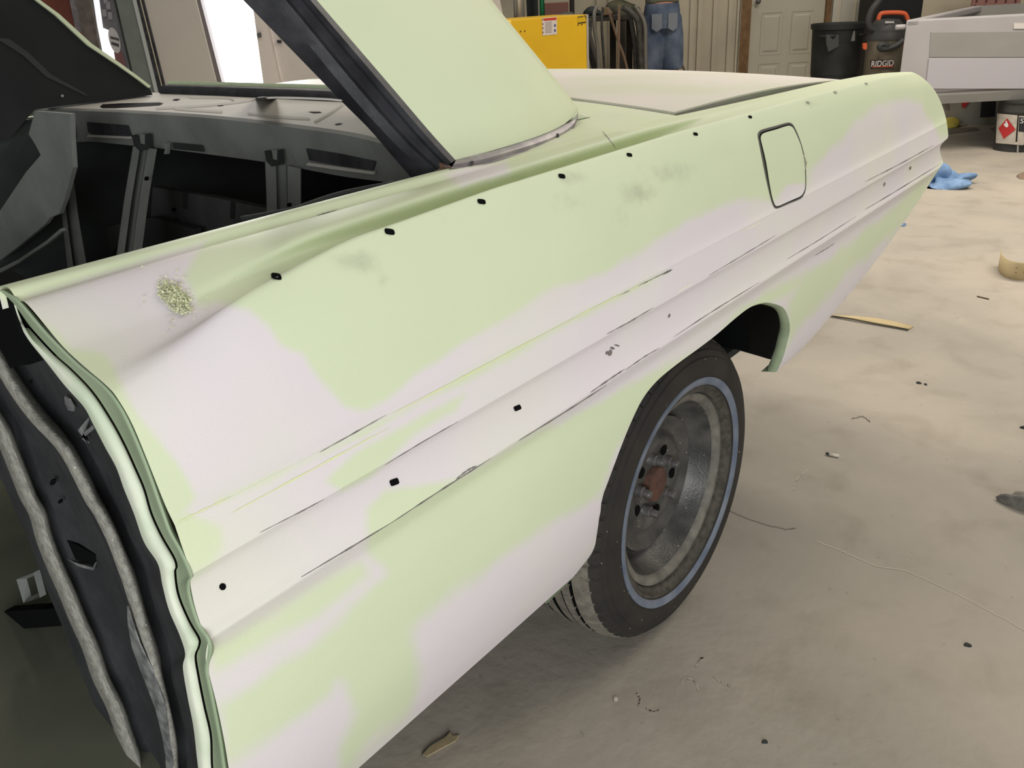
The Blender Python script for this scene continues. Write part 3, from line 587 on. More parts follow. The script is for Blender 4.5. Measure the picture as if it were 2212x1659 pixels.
xplate('boot_step', [(200,498),(264,482),(262,520),(230,560),(195,560)], -.29, .02, mat('dim_step_b', (72, 74, 72), .85))
# seal strip lying along the belt edge
part(MB().tube(at_z(smooth([(520,474),(600,460),(640,452),(665,442),(740,418),(850,396)], 40), 1.102), .004, 6), 'belt_seal', M_INT, True)
# interior glimpse at the lower left
mb = MB(); mb.prism(at_x([(-60,1325),(125,1314),(132,1352),(-60,1366)], -1.08), (.02, .0, 0)); part(mb, 'seat_bracket', M_BLACK)
xplate('bracket_slot', [(-60,1343),(22,1340),(30,1353),(-60,1357)], -1.082, .003, M_GREYM)
mb = MB(); fr = at_x([(49,1245),(86,1230),(100,1284),(64,1296)], -1.08); fi = at_x([(58,1250),(80,1241),(90,1278),(68,1288)], -1.076); mb.grid([fr, fr+np.array([-.01, 0, 0]), fi], close_v=True); part(mb, 'square_bracket', M_GREYM)
xplate('inner_brace', [(0,1330),(60,1370),(120,1420),(178,1462),(165,1475),(100,1430),(30,1380),(0,1360)], -1.07, .01, M_GREYM)
xplate('inner_brace', [(0,1500),(60,1500),(150,1440),(230,1640),(240,1700),(-20,1700)], -1.065, .006, mat('dark_inner_floor', (46, 47, 42), .9))
mb = MB(); mb.box((-.84, .75, .62), (.01, 0, 0), (0, .5, 0), (0, 0, .25)); part(mb, 'seat_riser', M_OLIVE)

# ------------------------------------------------------------------ REAR WHEEL
RW, CY = .345, 0.0
wheel = bpy.data.objects.new('wheel', None); COL.objects.link(wheel); wheel.parent = CAR; wheel.matrix_parent_inverse = CAR.matrix_world.inverted(); 
wheel.matrix_world = Matrix.Translation(Vector((0, 0, 0)))
NT = 60*12; prof = [(.236,.006),(.240,-.002),(.246,-.006),(.257,-.007),(.2575,-.004),(.268,-.006),(.285,-.007),(.300,-.003),(.301,.000),(.314,.004),(.315,.007),(.324,.013),(.328,.017),(.334,.024),(.339,.034),(.342,.046),(.344,.056),(.3445,.0575),(.336,.058),(.336,.066),(.3445,.0665),(.3450,.085),(.3455,.0865),(.3385,.087),(.3385,.089),(.3455,.0895),(.3455,.112),(.337,.1125),(.337,.121),(.3455,.1215),(.345,.145),(.336,.1455),(.336,.152),(.344,.1525),(.341,.172),(.332,.19),(.30,.205),(.25,.2)]
km = []
for i in range(len(prof)-1):
    r0, h0 = prof[i]; km.append(1 if .2395 < r0 < .2571 and h0 < 0 else (2 if (.02 < h0 < .046) or (.04 < h0 < .17 and r0 > .3405 and prof[i+1][0] > .3405) else (3 if .05 < h0 < .16 else 0)))
Gt = []
for j in range(NT):
    a = 2*math.pi*j/NT; row = []
    for r, h in prof:
        rr = r
        if r > .318:
            sk = (j+int(80*(h-.03)**1))%12 if h < .06 else (j+int(h*420)) % 12
            if (sk == 0 or (sk == 1 and h < .0575)) and (h < .0575 or .0665 <= h < .085 or .0895 < h < .112): rr = r-.007
            if h > .1215 and (j+int(h*300)) % 12 == 0 and r > .34: rr = r-.004
        z = .34+rr*math.sin(a); 
        row.append((rr*math.cos(a), h+CY, max(z, .0015)))
    Gt.append(row)
mb = MB(); n0 = 0; mb.grid(Gt, close_u=True); mb.M = [km[i % (len(prof)-1)] for i in range(len(mb.F))]
tyre = mb.build('tyre', [M_RUBBER, M_STRIPE, M_TREAD, M_BLACK], wheel, False); autosmooth(recalc(tyre), 32); tyre['label'] = 'worn black tyre with a narrow blue-white stripe'
rp = [(.240,.000),(.236,.004),(.228,.002),(.221,.000),(.219,.006),(.214,.010),(.203,.012),(.200,.018),(.1985,.030),(.193,.034),(.186,.032),(.183,.038),(.180,.052),(.174,.066),(.168,.072),(.152,.076),(.146,.080),(.140,.072),(.134,.058),(.128,.052),(.121,.054),(.113,.062),(.105,.060),(.092,.050),(.078,.044),(.062,.044),(.048,.047),(.040,.050),(.001,.052)]
rp = [(.241,-.002),(.238,.002),(.232,.001),(.231,.006),(.226,.010),(.220,.012),(.2185,.020),(.216,.018),(.208,.019),(.199,.024),(.197,.032),(.194,.040),(.186,.060),(.176,.082),(.165,.094),(.158,.096),(.157,.074),(.154,.068),(.148,.069),(.138,.076),(.128,.084),(.118,.082),(.110,.072),(.098,.067),(.084,.071),(.068,.078),(.050,.080),(.042,.078),(.001,.078)]
mb = MB(); mb.lathe(rp, (0, 0, .34), 'y', 120, km=[1,1,1,1,1,1,3,2,2,2,0,0,0,0,0,3,3,0,0,0,0,0,0,0,0,0,0,0])
rim = mb.build('rim', [M_RIM, mat('dusty_bead', (84, 80, 72), .9, c2=(62, 59, 53), scale=60), mat('dusty_rim_edge', (122, 118, 108), .7, c2=(96, 93, 86), scale=30), M_INT], wheel, False); autosmooth(recalc(rim), 50)
mb = MB(); mb.lathe([(.0, .060), (.034,.060), (.0385,.061), (.040,.064), (.040,.080)], (0, 0, .34), 'y', 40); hb = mb.build('hub_cap', M_RUST, wheel, True); autosmooth(recalc(hb), 40); hb['label'] = 'rust-brown hub centre'
for k in range(5):
    a = math.radians(18+72*k+8); c = np.array([.064*math.cos(a), .042, .34+.064*math.sin(a)])
    mb = MB(); mb.lathe([(.0, .000), (.0075, .0005), (.009, .003), (.0095, .018), (.0125, .020), (.013, .032), (.015, .036)], c, 'y', 6 if False else 14); q = mb.build('lug_nut', M_NUT, wheel, True); autosmooth(recalc(q), 35)
mb = MB(); aa = math.radians(-72); d = np.array([math.cos(aa), 0, math.sin(aa)]); base = np.array([0, .100, .34])+d*.165
mb.tube([base, base+np.array([0, -.02, 0])-d*.006, base+np.array([-.006, -.036, 0])-d*.014], [.006, .005, .004], 10); mb.build('valve_stem', M_NUT, wheel, True)
for k in range(5):
    a = math.radians(54+72*k+8); c = np.array([.082*math.cos(a), .069, .34+.075*math.sin(a)])
    mb = MB(); mb.lathe([(.0, 0), (.012, 0), (.013, .002)], c, 'y', 16); mb.build('rim_recess', M_BLACK, wheel)

# ------------------------------------------------------------------ SHOP: floor and walls
def wpt(r, d, z): return np.array([CAM[0]+DV[0]*d+DR[0]*r, CAM[1]+DV[1]*d+DR[1]*r, z])
def struct(o): o['kind'] = 'structure'; return o
def floor_mat():
    M = bpy.data.materials.new('dusty_concrete'); M.use_nodes = True; nt = M.node_tree; N = nt.nodes; Lk = nt.links.new; b = N['Principled BSDF']
    b.inputs['Roughness'].default_value = .75; b.inputs['Specular IOR Level'].default_value = .2
    tc = N.new('ShaderNodeTexCoord')
    def nz(s, d, dist=0):
        n = N.new('ShaderNodeTexNoise'); n.inputs['Scale'].default_value = s; n.inputs['Detail'].default_value = d; n.inputs['Distortion'].default_value = dist; Lk(tc.outputs['Object'], n.inputs['Vector']); return n.outputs['Fac']
    def rm(v, st):
        r = N.new('ShaderNodeValToRGB'); Lk(v, r.inputs[0]); e = r.color_ramp.elements
        e[0].position, e[0].color = st[0][0], srgb(st[0][1]); e[1].position, e[1].color = st[-1][0], srgb(st[-1][1])
        for p_, c in st[1:-1]: q = e.new(p_); q.color = srgb(c)
        return r.outputs[0]
    base = rm(nz(1.1, 7, .6), [(.32, (146, 140, 129)), (.5, (160, 153, 141)), (.68, (172, 163, 149))])
    stain = rm(nz(6, 7, .4), [(.28, (196, 192, 182)), (.5, (255, 255, 255)), (1, (255, 255, 255))])
    spot = rm(nz(38, 4), [(.27, (150, 146, 136)), (.33, (255, 255, 255)), (1, (255, 255, 255))])
    pale = rm(nz(2.3, 8, 1.4), [(.0, (0, 0, 0)), (.6, (0, 0, 0)), (.72, (30, 28, 24))])
    def mx(t, f, a, c):
        n = N.new('ShaderNodeMix'); n.data_type = 'RGBA'; n.blend_type = t; n.inputs[0].default_value = f; Lk(a, n.inputs[6]); Lk(c, n.inputs[7]); return n.outputs[2]
    c = mx('MULTIPLY', .3, base, stain); c = mx('MULTIPLY', .22, c, spot); c = mx('ADD', .8, c, pale); Lk(c, b.inputs['Base Color'])
    bp = N.new('ShaderNodeBump'); bp.inputs['Strength'].default_value = .25; bp.inputs['Distance'].default_value = .01; Lk(nz(30, 8), bp.inputs['Height']); Lk(bp.outputs['Normal'], b.inputs['Normal'])
    return M
M_FLOOR = floor_mat()
FLOOR = struct(link_mesh('floor', [(-9, -9, 0), (14, -9, 0), (14, 14, 0), (-9, 14, 0)], [(0, 1, 2, 3)], M_FLOOR))
M_CRACK = mat('crack_line', (120, 114, 104), .9); M_CRACKP = mat('scraped_dust', (178, 170, 156), .9)
def floor_line(L, w, material, name='floor_crack', off=.0006):
    L = smooth(L, 50)+rng.randn(len(smooth(L, 50)), 2)*.8; T = np.gradient(L, axis=0); T /= np.linalg.norm(T, axis=1)[:, None]+1e-9; N_ = np.stack([-T[:, 1], T[:, 0]], -1)
    A, B = at_z(L+N_*w/2, off), at_z(L-N_*w/2, off); return MB().grid([A, B]).build(name, material, FLOOR)
for L, w, mm in (([(1568,1100),(1620,1122),(1690,1142),(1718,1140)],2,M_CRACK),([(1765,1170),(1830,1195),(1890,1222),(1960,1235),(2080,1290),(2230,1370)],2.4,M_CRACKP),([(1712,1060),(1722,1035),(1745,1015)],2,M_CRACKP),([(1840,905),(1862,900),(1880,912)],2,M_CRACK),([(2090,270),(2010,282)],3,M_CRACK),
    ([(1502,1442),(1512,1424),(1520,1420)],3,M_CRACKP),([(1470,1478),(1482,1465),(1500,1472),(1508,1490)],3,M_CRACKP),([(1540,1460),(1560,1475),(1580,1484)],3,M_CRACKP),([(1374,1495),(1382,1510),(1378,1524)],3,M_CRACKP),([(1395,1530),(1410,1536),(1425,1532)],3,M_CRACKP)):
    floor_line(L, w, mm)
M_WALL = mat('ribbed_steel_wall', (172, 164, 144), .6, c2=(160, 152, 134), scale=2)
M_CREAM = mat('cream_wall_paint', (204, 193, 170), .7, c2=(192, 182, 160), scale=2)
M_WHITEP = mat('white_wall_panel', (196, 190, 184), .6, c2=(184, 178, 172), scale=2)
DB = 10.6
def lat(px, py, d): P = at_d([(px, py)], d)[0]; return float((P-CAM) @ DR)
def wall_box(mb, r0, r1, d, z0, z1, th=.1, k=0): mb.prism([wpt(r0, d, z0), wpt(r1, d, z0), wpt(r1, d, z1), wpt(r0, d, z1)], DV*th, k)
mb = MB(); rL, rR = lat(1000, 0, DB), lat(1606, 0, DB); wall_box(mb, rL, rR, DB, 0, 4.4)
x = lat(1285, 0, DB)
for px in (1292, 1318, 1495, 1512, 1545, 1578, 1597): r = lat(px, 0, DB); wall_box(mb, r-.022, r+.022, DB-.03, 0, 4.4, .03)
struct(mb.build('wall_back', M_WALL))
mb = MB(); wall_box(mb, lat(1606, 0, DB), lat(1800, 0, DB), DB+.06, 2.05, 4.4); wall_box(mb, lat(1790, 0, DB), lat(2700, 0, DB), DB+.02, 0, 4.4); struct(mb.build('wall_right', M_CREAM))
# door with moulded panels and wooden trim
M_DOOR = mat('greenish_white_door', (178, 173, 155), .5, c2=(170, 165, 148), scale=1.5); M_WOOD = mat('brown_wood_trim', (120, 92, 62), .7, c2=(98, 74, 48), scale=12)
dr0, dr1 = lat(1622, 0, DB), lat(1787, 0, DB); dw = dr1-dr0
mb = MB(); wall_box(mb, dr0, dr1, DB+.02, .01, 2.05, .045); door = struct(mb.build('door_1', M_DOOR))
zt_ = at_d([(1680, 27)], DB)[0][2]
for a, b_ in ((.16, .44), (.56, .84)):
    for z0, z1 in ((.15, .42), (.52, zt_), (zt_+.16, 1.9)):
        for q, dp in (((0, 0), .012),):
            r0, r1 = dr0+a*dw, dr0+b_*dw; m2 = MB(); G_ = []
            for i_, (e, dd) in enumerate(((0, 0), (.018, .014), (.03, .004), (.045, -.004))): G_.append([wpt(r0+e, DB+.019+dd-.004, z0+e), wpt(r1-e, DB+.019+dd-.004, z0+e), wpt(r1-e, DB+.019+dd-.004, z1-e), wpt(r0+e, DB+.019+dd-.004, z1-e)])
            m2.grid(G_, close_v=True); n0 = len(m2.V); m2.F.append((n0-4, n0-3, n0-2, n0-1)); m2.M.append(0); m2.build('door_panel', M_DOOR, door)
kp = at_d([(1638, 3)], DB-.05)[0]; mb = MB(); mb.tube([kp+DV*.07, kp+DV*.03, kp], [.012, .012, .02], 12); mb.tube([kp+DV*.02, kp-DV*.005, kp-DV*.02], [.02, .03, .02], 12); mb.build('door_knob', M_NUT, door, True)
for n_, a, b_ in (('trim_1', 1597, 1623), ('trim_2', 1785, 1796)):
    mb = MB(); wall_box(mb, lat(a, 0, DB), lat(b_, 0, DB), DB-.03, 0, 2.12, .06); struct(mb.build(n_, M_WOOD))
mb = MB(); wall_box(mb, lat(1800, 0, DB), lat(1858, 0, DB), DB-.02, 0, 2.6, .04); struct(mb.build('trim_3', mat('pale_panel', (190, 186, 172), .6)))
for px in (1812, 1846): mb2 = MB(); wall_box(mb2, lat(px, 0, DB), lat(px, 0, DB)+.015, DB-.035, 0, 2.6, .015); struct(mb2.build('trim_%d' % (4+(px > 1820)), M_CREAM))
mb = MB(); wall_box(mb, lat(1862, 0, DB), lat(1869, 0, DB), DB-.06, 0, 2.6, .05); struct(mb.build('trim_6', M_DARKM))
# left bay: daylight opening, leaf, columns
def slab(name, P, d, th, material, lower=420):
    P = [tuple(q) for q in P]; return MB().prism(at_d(P, d), DV*th).build(name, material)
def strip(x0, x1, sl, y0=-60, y1=260): return [(x0+sl*y0, y0), (x1+sl*y0, y0), (x1+sl*y1, y1), (x0+sl*y1, y1)]
DL = 8.6
struct(slab('wall_left', strip(568, 1080, .20), DL+.1, .1, M_WHITEP))
w_ = struct(slab('window_1', strip(432, 545, .245), DL+.16, .02, emit('daylight_in_doorway', (255, 255, 255), 6)))
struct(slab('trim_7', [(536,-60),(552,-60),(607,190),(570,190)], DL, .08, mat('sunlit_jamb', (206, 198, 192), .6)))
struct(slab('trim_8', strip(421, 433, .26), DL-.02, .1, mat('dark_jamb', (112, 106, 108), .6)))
slabs = []
ld = slab('door_2', strip(308, 423, .25), DL-.05, .05, mat('white_door_leaf', (196, 190, 180), .6, c2=(188, 182, 174), scale=1)); struct(ld)
struct(slab('trim_9', strip(293, 309, .25), DL-.08, .06, M_DARKM)); struct(slab('trim_10', strip(302, 304, .25), DL-.085, .004, M_CREAM))
struct(slab('trim_11', strip(286, 293, .24), DL-.10, .05, mat('light_column_edge', (176, 182, 180), .5))); struct(slab('trim_12', strip(250, 286, .235), DL-.09, .05, mat('grey_green_column', (118, 126, 120), .6, c2=(108, 114, 110), scale=4)))
struct(slab('trim_13', strip(246, 250, .23), DL-.095, .05, M_INT))
gl = struct(slab('window_2', strip(192, 247, .22), DL+.02, .02, mat('grey_window_glass', (150, 150, 152), .3, c2=(120, 122, 126), scale=3)))
o = slab('lit_pane', [(193,-60),(206,-60),(214,0),(222,60),(236,66),(247,110),(252,150),(262,260),(240,260)], DL+.015, .004, emit('daylight_pane', (250, 248, 250), 1.1)); o.parent = gl
def on_d(name, P, d, th, material, parent=None): o = MB().prism(at_d(P, d), DV*th).build(name, material, parent); return o
M_STK = mat('white_sticker', (214, 212, 210), .6); M_INK = mat('black_ink', (42, 42, 46), .7); M_REDB = mat('dull_red', (140, 100, 98), .7)
st = on_d('round_sticker', [(247+11.5*math.cos(a)*1.0+.23*28*math.sin(a), 87+28*math.sin(a)) for a in np.linspace(0, 2*math.pi, 28, endpoint=False)], DL+.005, .004, M_STK, gl)
for i in range(6): on_d('printed_letter', [(238+i*3.2, 78+.9*i),(240.2+i*3.2, 78+.9*i),(241.5+i*3.2, 84+.9*i),(239.3+i*3.2, 84+.9*i)], DL+.003, .002, M_INK, gl)
for i in range(6): on_d('printed_letter', [(240+i*2.8, 90+.9*i),(242+i*2.8, 90+.9*i),(243.2+i*2.8, 97+.9*i),(241.2+i*2.8, 97+.9*i)], DL+.003, .002, M_INK, gl)
on_d('red_notice', [(246,112),(262,108),(274,150),(262,150),(250,135)], DL+.006, .004, M_REDB, gl)
for q in ((222,0),(228,12),(220,28),(232,34)): on_d('window_sticker', [(q[0],q[1]-8),(q[0]+9,q[1]-8),(q[0]+11,q[1]+8),(q[0]+2,q[1]+8)], DL+.005, .004, mat('pale_sticker', (168, 166, 170), .6), gl)
struct(slab('trim_14', strip(164, 193, .20), DL-.12, .06, mat('dirty_grey_column', (112, 104, 98), .7, c2=(86, 80, 76), scale=10)))
struct(slab('wall_far', strip(-200, 170, .18), DL+.4, .1, mat('grey_bay_wall', (130, 128, 124), .7)))
cab = on_d('cabinet', [(40,-60),(140,-60),(150,0),(172,60),(190,200),(60,200)], DL+.04, .2, mat('rusty_red_cabinet', (138, 82, 66), .7, c2=(120, 70, 58), scale=3))
tag(cab, 'tall rust-red cabinet seen above the dark far pillar at the left', 'cabinet')
bx = on_d('wall_bracket', strip(150, 160, .2, -60, 70), DL-.02, .06, M_TRIM); tag(bx, 'narrow light metal rack post beside the rust-red cabinet', 'rack')
mk = on_d('latch_box', [(554,72),(562,70),(564,80),(556,82)], DL-.03, .04, M_NUT); tag(mk, 'small grey latch on the pale jamb right of the bright doorway', 'latch')
mk = on_d('wall_switch', [(598,87),(606,87),(607,93),(599,93)], DL+.06, .04, M_DARKM); tag(mk, 'small dark switch on the grey wall right of the bright doorway', 'switch')

# ------------------------------------------------------------------ things along the back
def text_mesh(name, s, P, h, material, parent, right=DR, up=(0, 0, 1), wid=None):
    c = bpy.data.curves.new(name, 'FONT'); c.body = s; c.size = 1; c.extrude = .01; c.align_x = 'CENTER'; c.align_y = 'CENTER'
    t = bpy.data.objects.new(name, c); COL.objects.link(t); bpy.context.view_layer.update()
    me = bpy.data.meshes.new_from_object(t.evaluated_get(bpy.context.evaluated_depsgraph_get())); bpy.data.objects.remove(t)
    xs_ = [v.co.x for v in me.vertices]; ys_ = [v.co.y for v in me.vertices]; sx = (wid/(max(xs_)-min(xs_))) if wid else h/(max(ys_)-min(ys_)); sy = h/(max(ys_)-min(ys_))
    r, u = np.array(right, float), np.array(up, float); n = np.cross(r, u)
    cx, cy = (max(xs_)+min(xs_))/2, (max(ys_)+min(ys_))/2
    for v in me.vertices: q = np.array(P)+r*(v.co.x-cx)*sx+u*(v.co.y-cy)*sy+n*v.co.z*.05; v.co = Vector(q)
    me.materials.clear(); me.materials.append(material); o = bpy.data.objects.new(name, me); COL.objects.link(o)
    if parent: o.parent = parent; o.matrix_parent_inverse = parent.matrix_world.inverted()
    return o
def ppm(d): return F_PX/(d*math.cos(PITCH)*1.06)
# yellow cabinet
M_YC = mat('yellow_cabinet_paint', (226, 182, 40), .45, c2=(214, 170, 36), scale=2)
A, B = at_d([(1104, 43)], 7.9)[0], at_d([(1267, 31)], 8.35)[0]; zc = (A[2]+B[2])/2
yc = empty('yellow_cabinet', (A[0], A[1], 0), 'bright yellow metal cabinet with a warning label by the workbench', 'cabinet')
u_ = B-A; u_[2] = 0; wdt = np.linalg.norm(u_); u_ /= wdt; back = np.array([-u_[1], u_[0], 0]); back = back if back @ DV > 0 else -back
def cabp(a, b_, off=0): return [np.array([A[0], A[1], 0])+u_*a+np.array([0, 0, b_])-back*off]
A0 = np.array([A[0], A[1], 0])
mb = MB(); mb.prism([A0+np.array([0,0,.04]), A0+u_*wdt+np.array([0,0,.04]), B, A], back*.5); bevel(mb.build('cabinet_body', M_YC, yc), .006)
mb = MB(); mb.prism([A0+u_*wdt+np.array([0,0,.04])-back*.002, A0+u_*(wdt+.02)+np.array([0,0,.04])-back*.002, B+u_*.02-back*.002, B-back*.002], back*.5); mb.build('cabinet_edge', mat('bare_steel_edge', (170, 166, 158), .5), yc)
mb = MB(); mb.prism([A0+u_*.02+back*.03, A0+u_*(wdt-.02)+back*.03, A0+u_*(wdt-.02)+back*.45, A0+u_*.02+back*.45], (0, 0, .04)); mb.build('plinth', M_INT, yc)
pn = back*-1; pc = float(A0 @ pn)
def cabpx(P, off): return on_plane(P, pn, pc+off)
def cabpl(name, P, off, material): return MB().prism(cabpx(P, off), -pn*.002).build(name, material, yc)
lab = cabpl('warning_label', [(1171,39),(1203,36),(1203,74),(1172,77)], .004, mat('label_white', (206, 196, 188), .6)); cabpl('label_header', [(1175,40),(1202,37.5),(1202,43),(1175,45)], .006, mat('label_red', (190, 62, 40), .6))
for i in range(7): cabpl('label_line', [(1178,48+i*3.6),(1192,46.8+i*3.6),(1192,48.2+i*3.6),(1178,49.4+i*3.6)], .006, mat('label_grey', (150, 142, 138), .6))
for y in (55, 66): cabpl('label_icon', rrect(1199, y, 4, 6, 0, 0, n=12), .006, mat('label_blue', (70, 82, 130), .6))
for y in (42, 52, 61, 70): cabpl('label_icon', rrect(1173.2, y, 2.2, 4, 0, 0, n=10), .006, mat('label_brown', (120, 70, 58), .6))
cabpl('yellow_sticker', [(1248,34),(1266,31.5),(1266,49),(1248,51)], .004, mat('dark_yellow_sticker', (206, 168, 30), .6)); cabpl('sticker_mark', [(1248.5,49),(1265.5,46.6),(1265.5,49),(1248.5,51)], .006, M_INK); cabpl('sticker_mark', [(1262,33),(1264,32.5),(1266,38),(1266,41)], .006, M_INK)
for i in range(4): cabpl('sticker_mark', [(1249+i*3,36-.4*i),(1251+i*3,35.7-.4*i),(1251+i*3,38-.4*i),(1249+i*3,38.3-.4*i)], .006, M_INK)
for q in ((1125,68),(1134,67),(1249,54),(1257,53)): cabpl('screw_hole', rrect(q[0], q[1], 2.4, 3, 0, 0, n=10), .004, M_INK)
# workbench with clutter
M_BENCH = mat('dark_bench_top', (52, 46, 40), .8, c2=(40, 36, 32), scale=8)
bz = at_d([(1330, 30)], 9.2)[0][2]
bench = empty('workbench', wpt(lat(1240, 30, 9.2), 9.2, 0), 'dark cluttered workbench against the ribbed back wall', 'workbench')
r0, r1 = lat(1080, 30, 9.2), lat(1385, 20, 9.2)
mb = MB(); mb.prism([wpt(r0, 8.95, bz-.05), wpt(r1, 8.95, bz-.05), wpt(r1, 9.75, bz-.05), wpt(r0, 9.75, bz-.05)], (0, 0, .05)); bevel(mb.build('bench_top', M_BENCH, bench), .008)
for r in (r0+.05, lat(1338, 20, 9.2), r1-.04):
    for d in (9.0, 9.7): mb = MB(); mb.box(wpt(r, d, (bz-.05)/2), DR*.03, DV*.03, (0, 0, (bz-.05)/2)); mb.build('leg', M_BENCH, bench)
def cyl(name, px0, px1, ytop, d, zb, material, label, cat, group=None, prof=None, smooth_=True):
    r0, r1 = lat(px0, ytop, d), lat(px1, ytop, d); r = (r1-r0)/2; zt2 = at_d([((px0+px1)/2, ytop)], d)[0][2]; c = wpt((r0+r1)/2, d, zb); h = zt2-zb
    mb = MB(); mb.lathe(prof(r, h) if prof else [(.001, 0), (r*.97, 0), (r, .004), (r, h-.004), (r*.97, h), (r*.9, h-.004), (.001, h-.004)], c, 'z', 32)
    o = mb.build(name, material, None, True); autosmooth(recalc(o), 35)
    if label: tag(o, label, cat, group)
    return o, c, r, h
cyl('metal_can', 1106, 1130, -60, 9.15, bz, mat('brushed_aluminium', (190, 182, 166), .35, metal=.7), 'tall brushed aluminium can on the bench behind the yellow cabinet', 'can')
cyl('foil_tube', 1163, 1174, -60, 9.15, bz, mat('green_foil', (40, 120, 80), .25, metal=.7), 'thin shiny green foil tube on the bench', 'tube')
def dbox(name, px0, px1, ytop, d, depth, zb, material, label, cat):
    r0, r1 = lat(px0, ytop, d), lat(px1, ytop, d); zt2 = at_d([((px0+px1)/2, ytop)], d)[0][2]
    mb = MB(); mb.prism([wpt(r0, d, zb), wpt(r1, d, zb), wpt(r1, d, zt2), wpt(r0, d, zt2)], DV*depth); o = mb.build(name, material); bevel(o, .004)
    if label: tag(o, label, cat)
    return o
dbox('dark_carton', 1137, 1161, -40, 9.3, .2, bz, M_INT, 'dark upright carton between the aluminium can and the green tube', 'box')
dbox('pink_box', 1176, 1228, 6, 9.35, .2, bz, mat('dusty_pink_card', (120, 84, 76), .8), 'dusty pink cardboard box on the bench right of the green tube', 'box')
dbox('tall_bottle_box', 1231, 1240, -40, 9.42, .1, bz, M_BENCH, 'narrow dark bottle box behind the pink box', 'box')
def lump(name, c, s, material, label, cat, seed=0, rough=.25, sub=3, flat=True, fq=2.2):
    bm = bmesh.new(); bmesh.ops.create_icosphere(bm, subdivisions=sub, radius=1); rs = np.random.RandomState(seed); ph = rs.rand(6)*6.28; K_ = rs.randn(6, 3)*fq
    for v in bm.verts:
        p_ = np.array(v.co); f = 1+rough*sum(math.sin(K_[i] @ p_+ph[i]) for i in range(6))/2.4; q = p_*f*np.array(s)
        if flat: q[2] = max(q[2], -s[2]*.25)
        v.co = Vector(np.array(c)+np.array([0, 0, s[2]*.25 if flat else 0])+q)
    me = bpy.data.meshes.new(name); bm.to_mesh(me); bm.free(); me.materials.append(material); me.polygons.foreach_set('use_smooth', [True]*len(me.polygons))
    o = bpy.data.objects.new(name, me); COL.objects.link(o)
    if label: tag(o, label, cat)
    return o
M_CLOTH = mat('grey_cloth', (92, 92, 86), .9, c2=(66, 68, 64), scale=14)
lump('grey_rag', wpt(lat(1222, 30, 9.1), 9.1, bz), (.13, .09, .035), M_CLOTH, 'crumpled grey rag on the bench above the yellow cabinet', 'rag', 3)
lump('olive_jacket', wpt(lat(1352, 20, 9.3), 9.3, bz), (.20, .14, .09), mat('olive_cloth', (74, 74, 54), .9, c2=(48, 48, 38), scale=6), 'olive jacket heaped on the bench beside the person in shorts', 'jacket', 5)
lump('dark_bag', wpt(lat(1278, 20, 9.1), 9.1, bz), (.09, .08, .06), M_INT, 'dark lumpy bag on the bench above the cabinet corner', 'bag', 8)
lump('brown_glove', wpt(lat(1312, 20, 9.0), 8.98, bz), (.06, .05, .05), mat('brown_leather', (96, 78, 58), .8), 'brown work glove at the bench edge near the hoses', 'glove', 9)
# hoses and stands hanging below the bench
M_HOSE = mat('dusty_black_hose', (44, 43, 40), .45, c2=(70, 68, 62), scale=20); M_HOSEG = mat('grey_hose', (112, 108, 100), .4, metal=.2); M_BRWN = mat('brown_rod', (98, 80, 64), .7)
HS = [([(1290,12),(1284,30),(1284,60),(1290,100),(1296,200)], .016, M_HOSEG, 'grey hose looping off the bench beside the yellow cabinet'),
      ([(1270,60),(1280,100),(1294,150),(1302,230)], .020, M_HOSEG, 'grey hose running steeply down beside the cabinet edge'),
      ([(1272,40),(1272,90),(1284,150),(1290,240)], .03, M_HOSE, 'thick black hose next to the yellow cabinet'),
      ([(1302,15),(1300,60),(1304,120),(1310,220)], .012, M_HOSE, 'thin black hose in the middle of the hanging hoses'),
      ([(1345,15),(1375,40),(1382,90),(1385,150),(1388,250)], .028, M_HOSE, 'fat black hose bending beside the blue shorts'),
      ([(1358,14),(1366,60),(1372,110),(1375,250)], .022, M_HOSE, 'black hose hanging left of the fat bent hose'),
      ([(1372,12),(1392,50),(1394,110),(1396,250)], .020, M_HOSEG, 'shiny grey hose against the edge of the shorts')]
for i, (L, r, mm, lb) in enumerate(HS):
    P = at_d(smooth(L, 30), 8.45+.075*i); P[:, 2] = np.maximum(P[:, 2], r); o = MB().tube(P, r, 10).build('hose', mm, None, True); tag(o, lb, 'hose', 'hoses hanging off the bench')
for L, lb in (([(1314,20),(1336,90),(1350,130),(1372,220)], 'brown metal rod slanting under the bench'), ([(1338,10),(1337,60),(1337,240)], 'upright brown rod under the bench'), ([(1466,122),(1480,156),(1500,210)], 'thin brown rod leaning right of the shorts')):
    P = at_d(smooth(L+[(L[-1][0]+30, 330)], 30), (8.3 if L[0][0] < 1330 else 8.2) if L[0][0] < 1400 else 9.6); P[:, 2] = np.maximum(P[:, 2], .012); tag(MB().tube(P, .012, 8).build('metal_rod', M_BRWN, None, True), lb, 'rod', 'brown rods by the bench')
bd_ = dbox('pale_board', 1336, 1358, 25, 9.9, .02, 0, mat('pale_board_paint', (176, 170, 150), .7), 'pale narrow board standing under the bench', 'board')
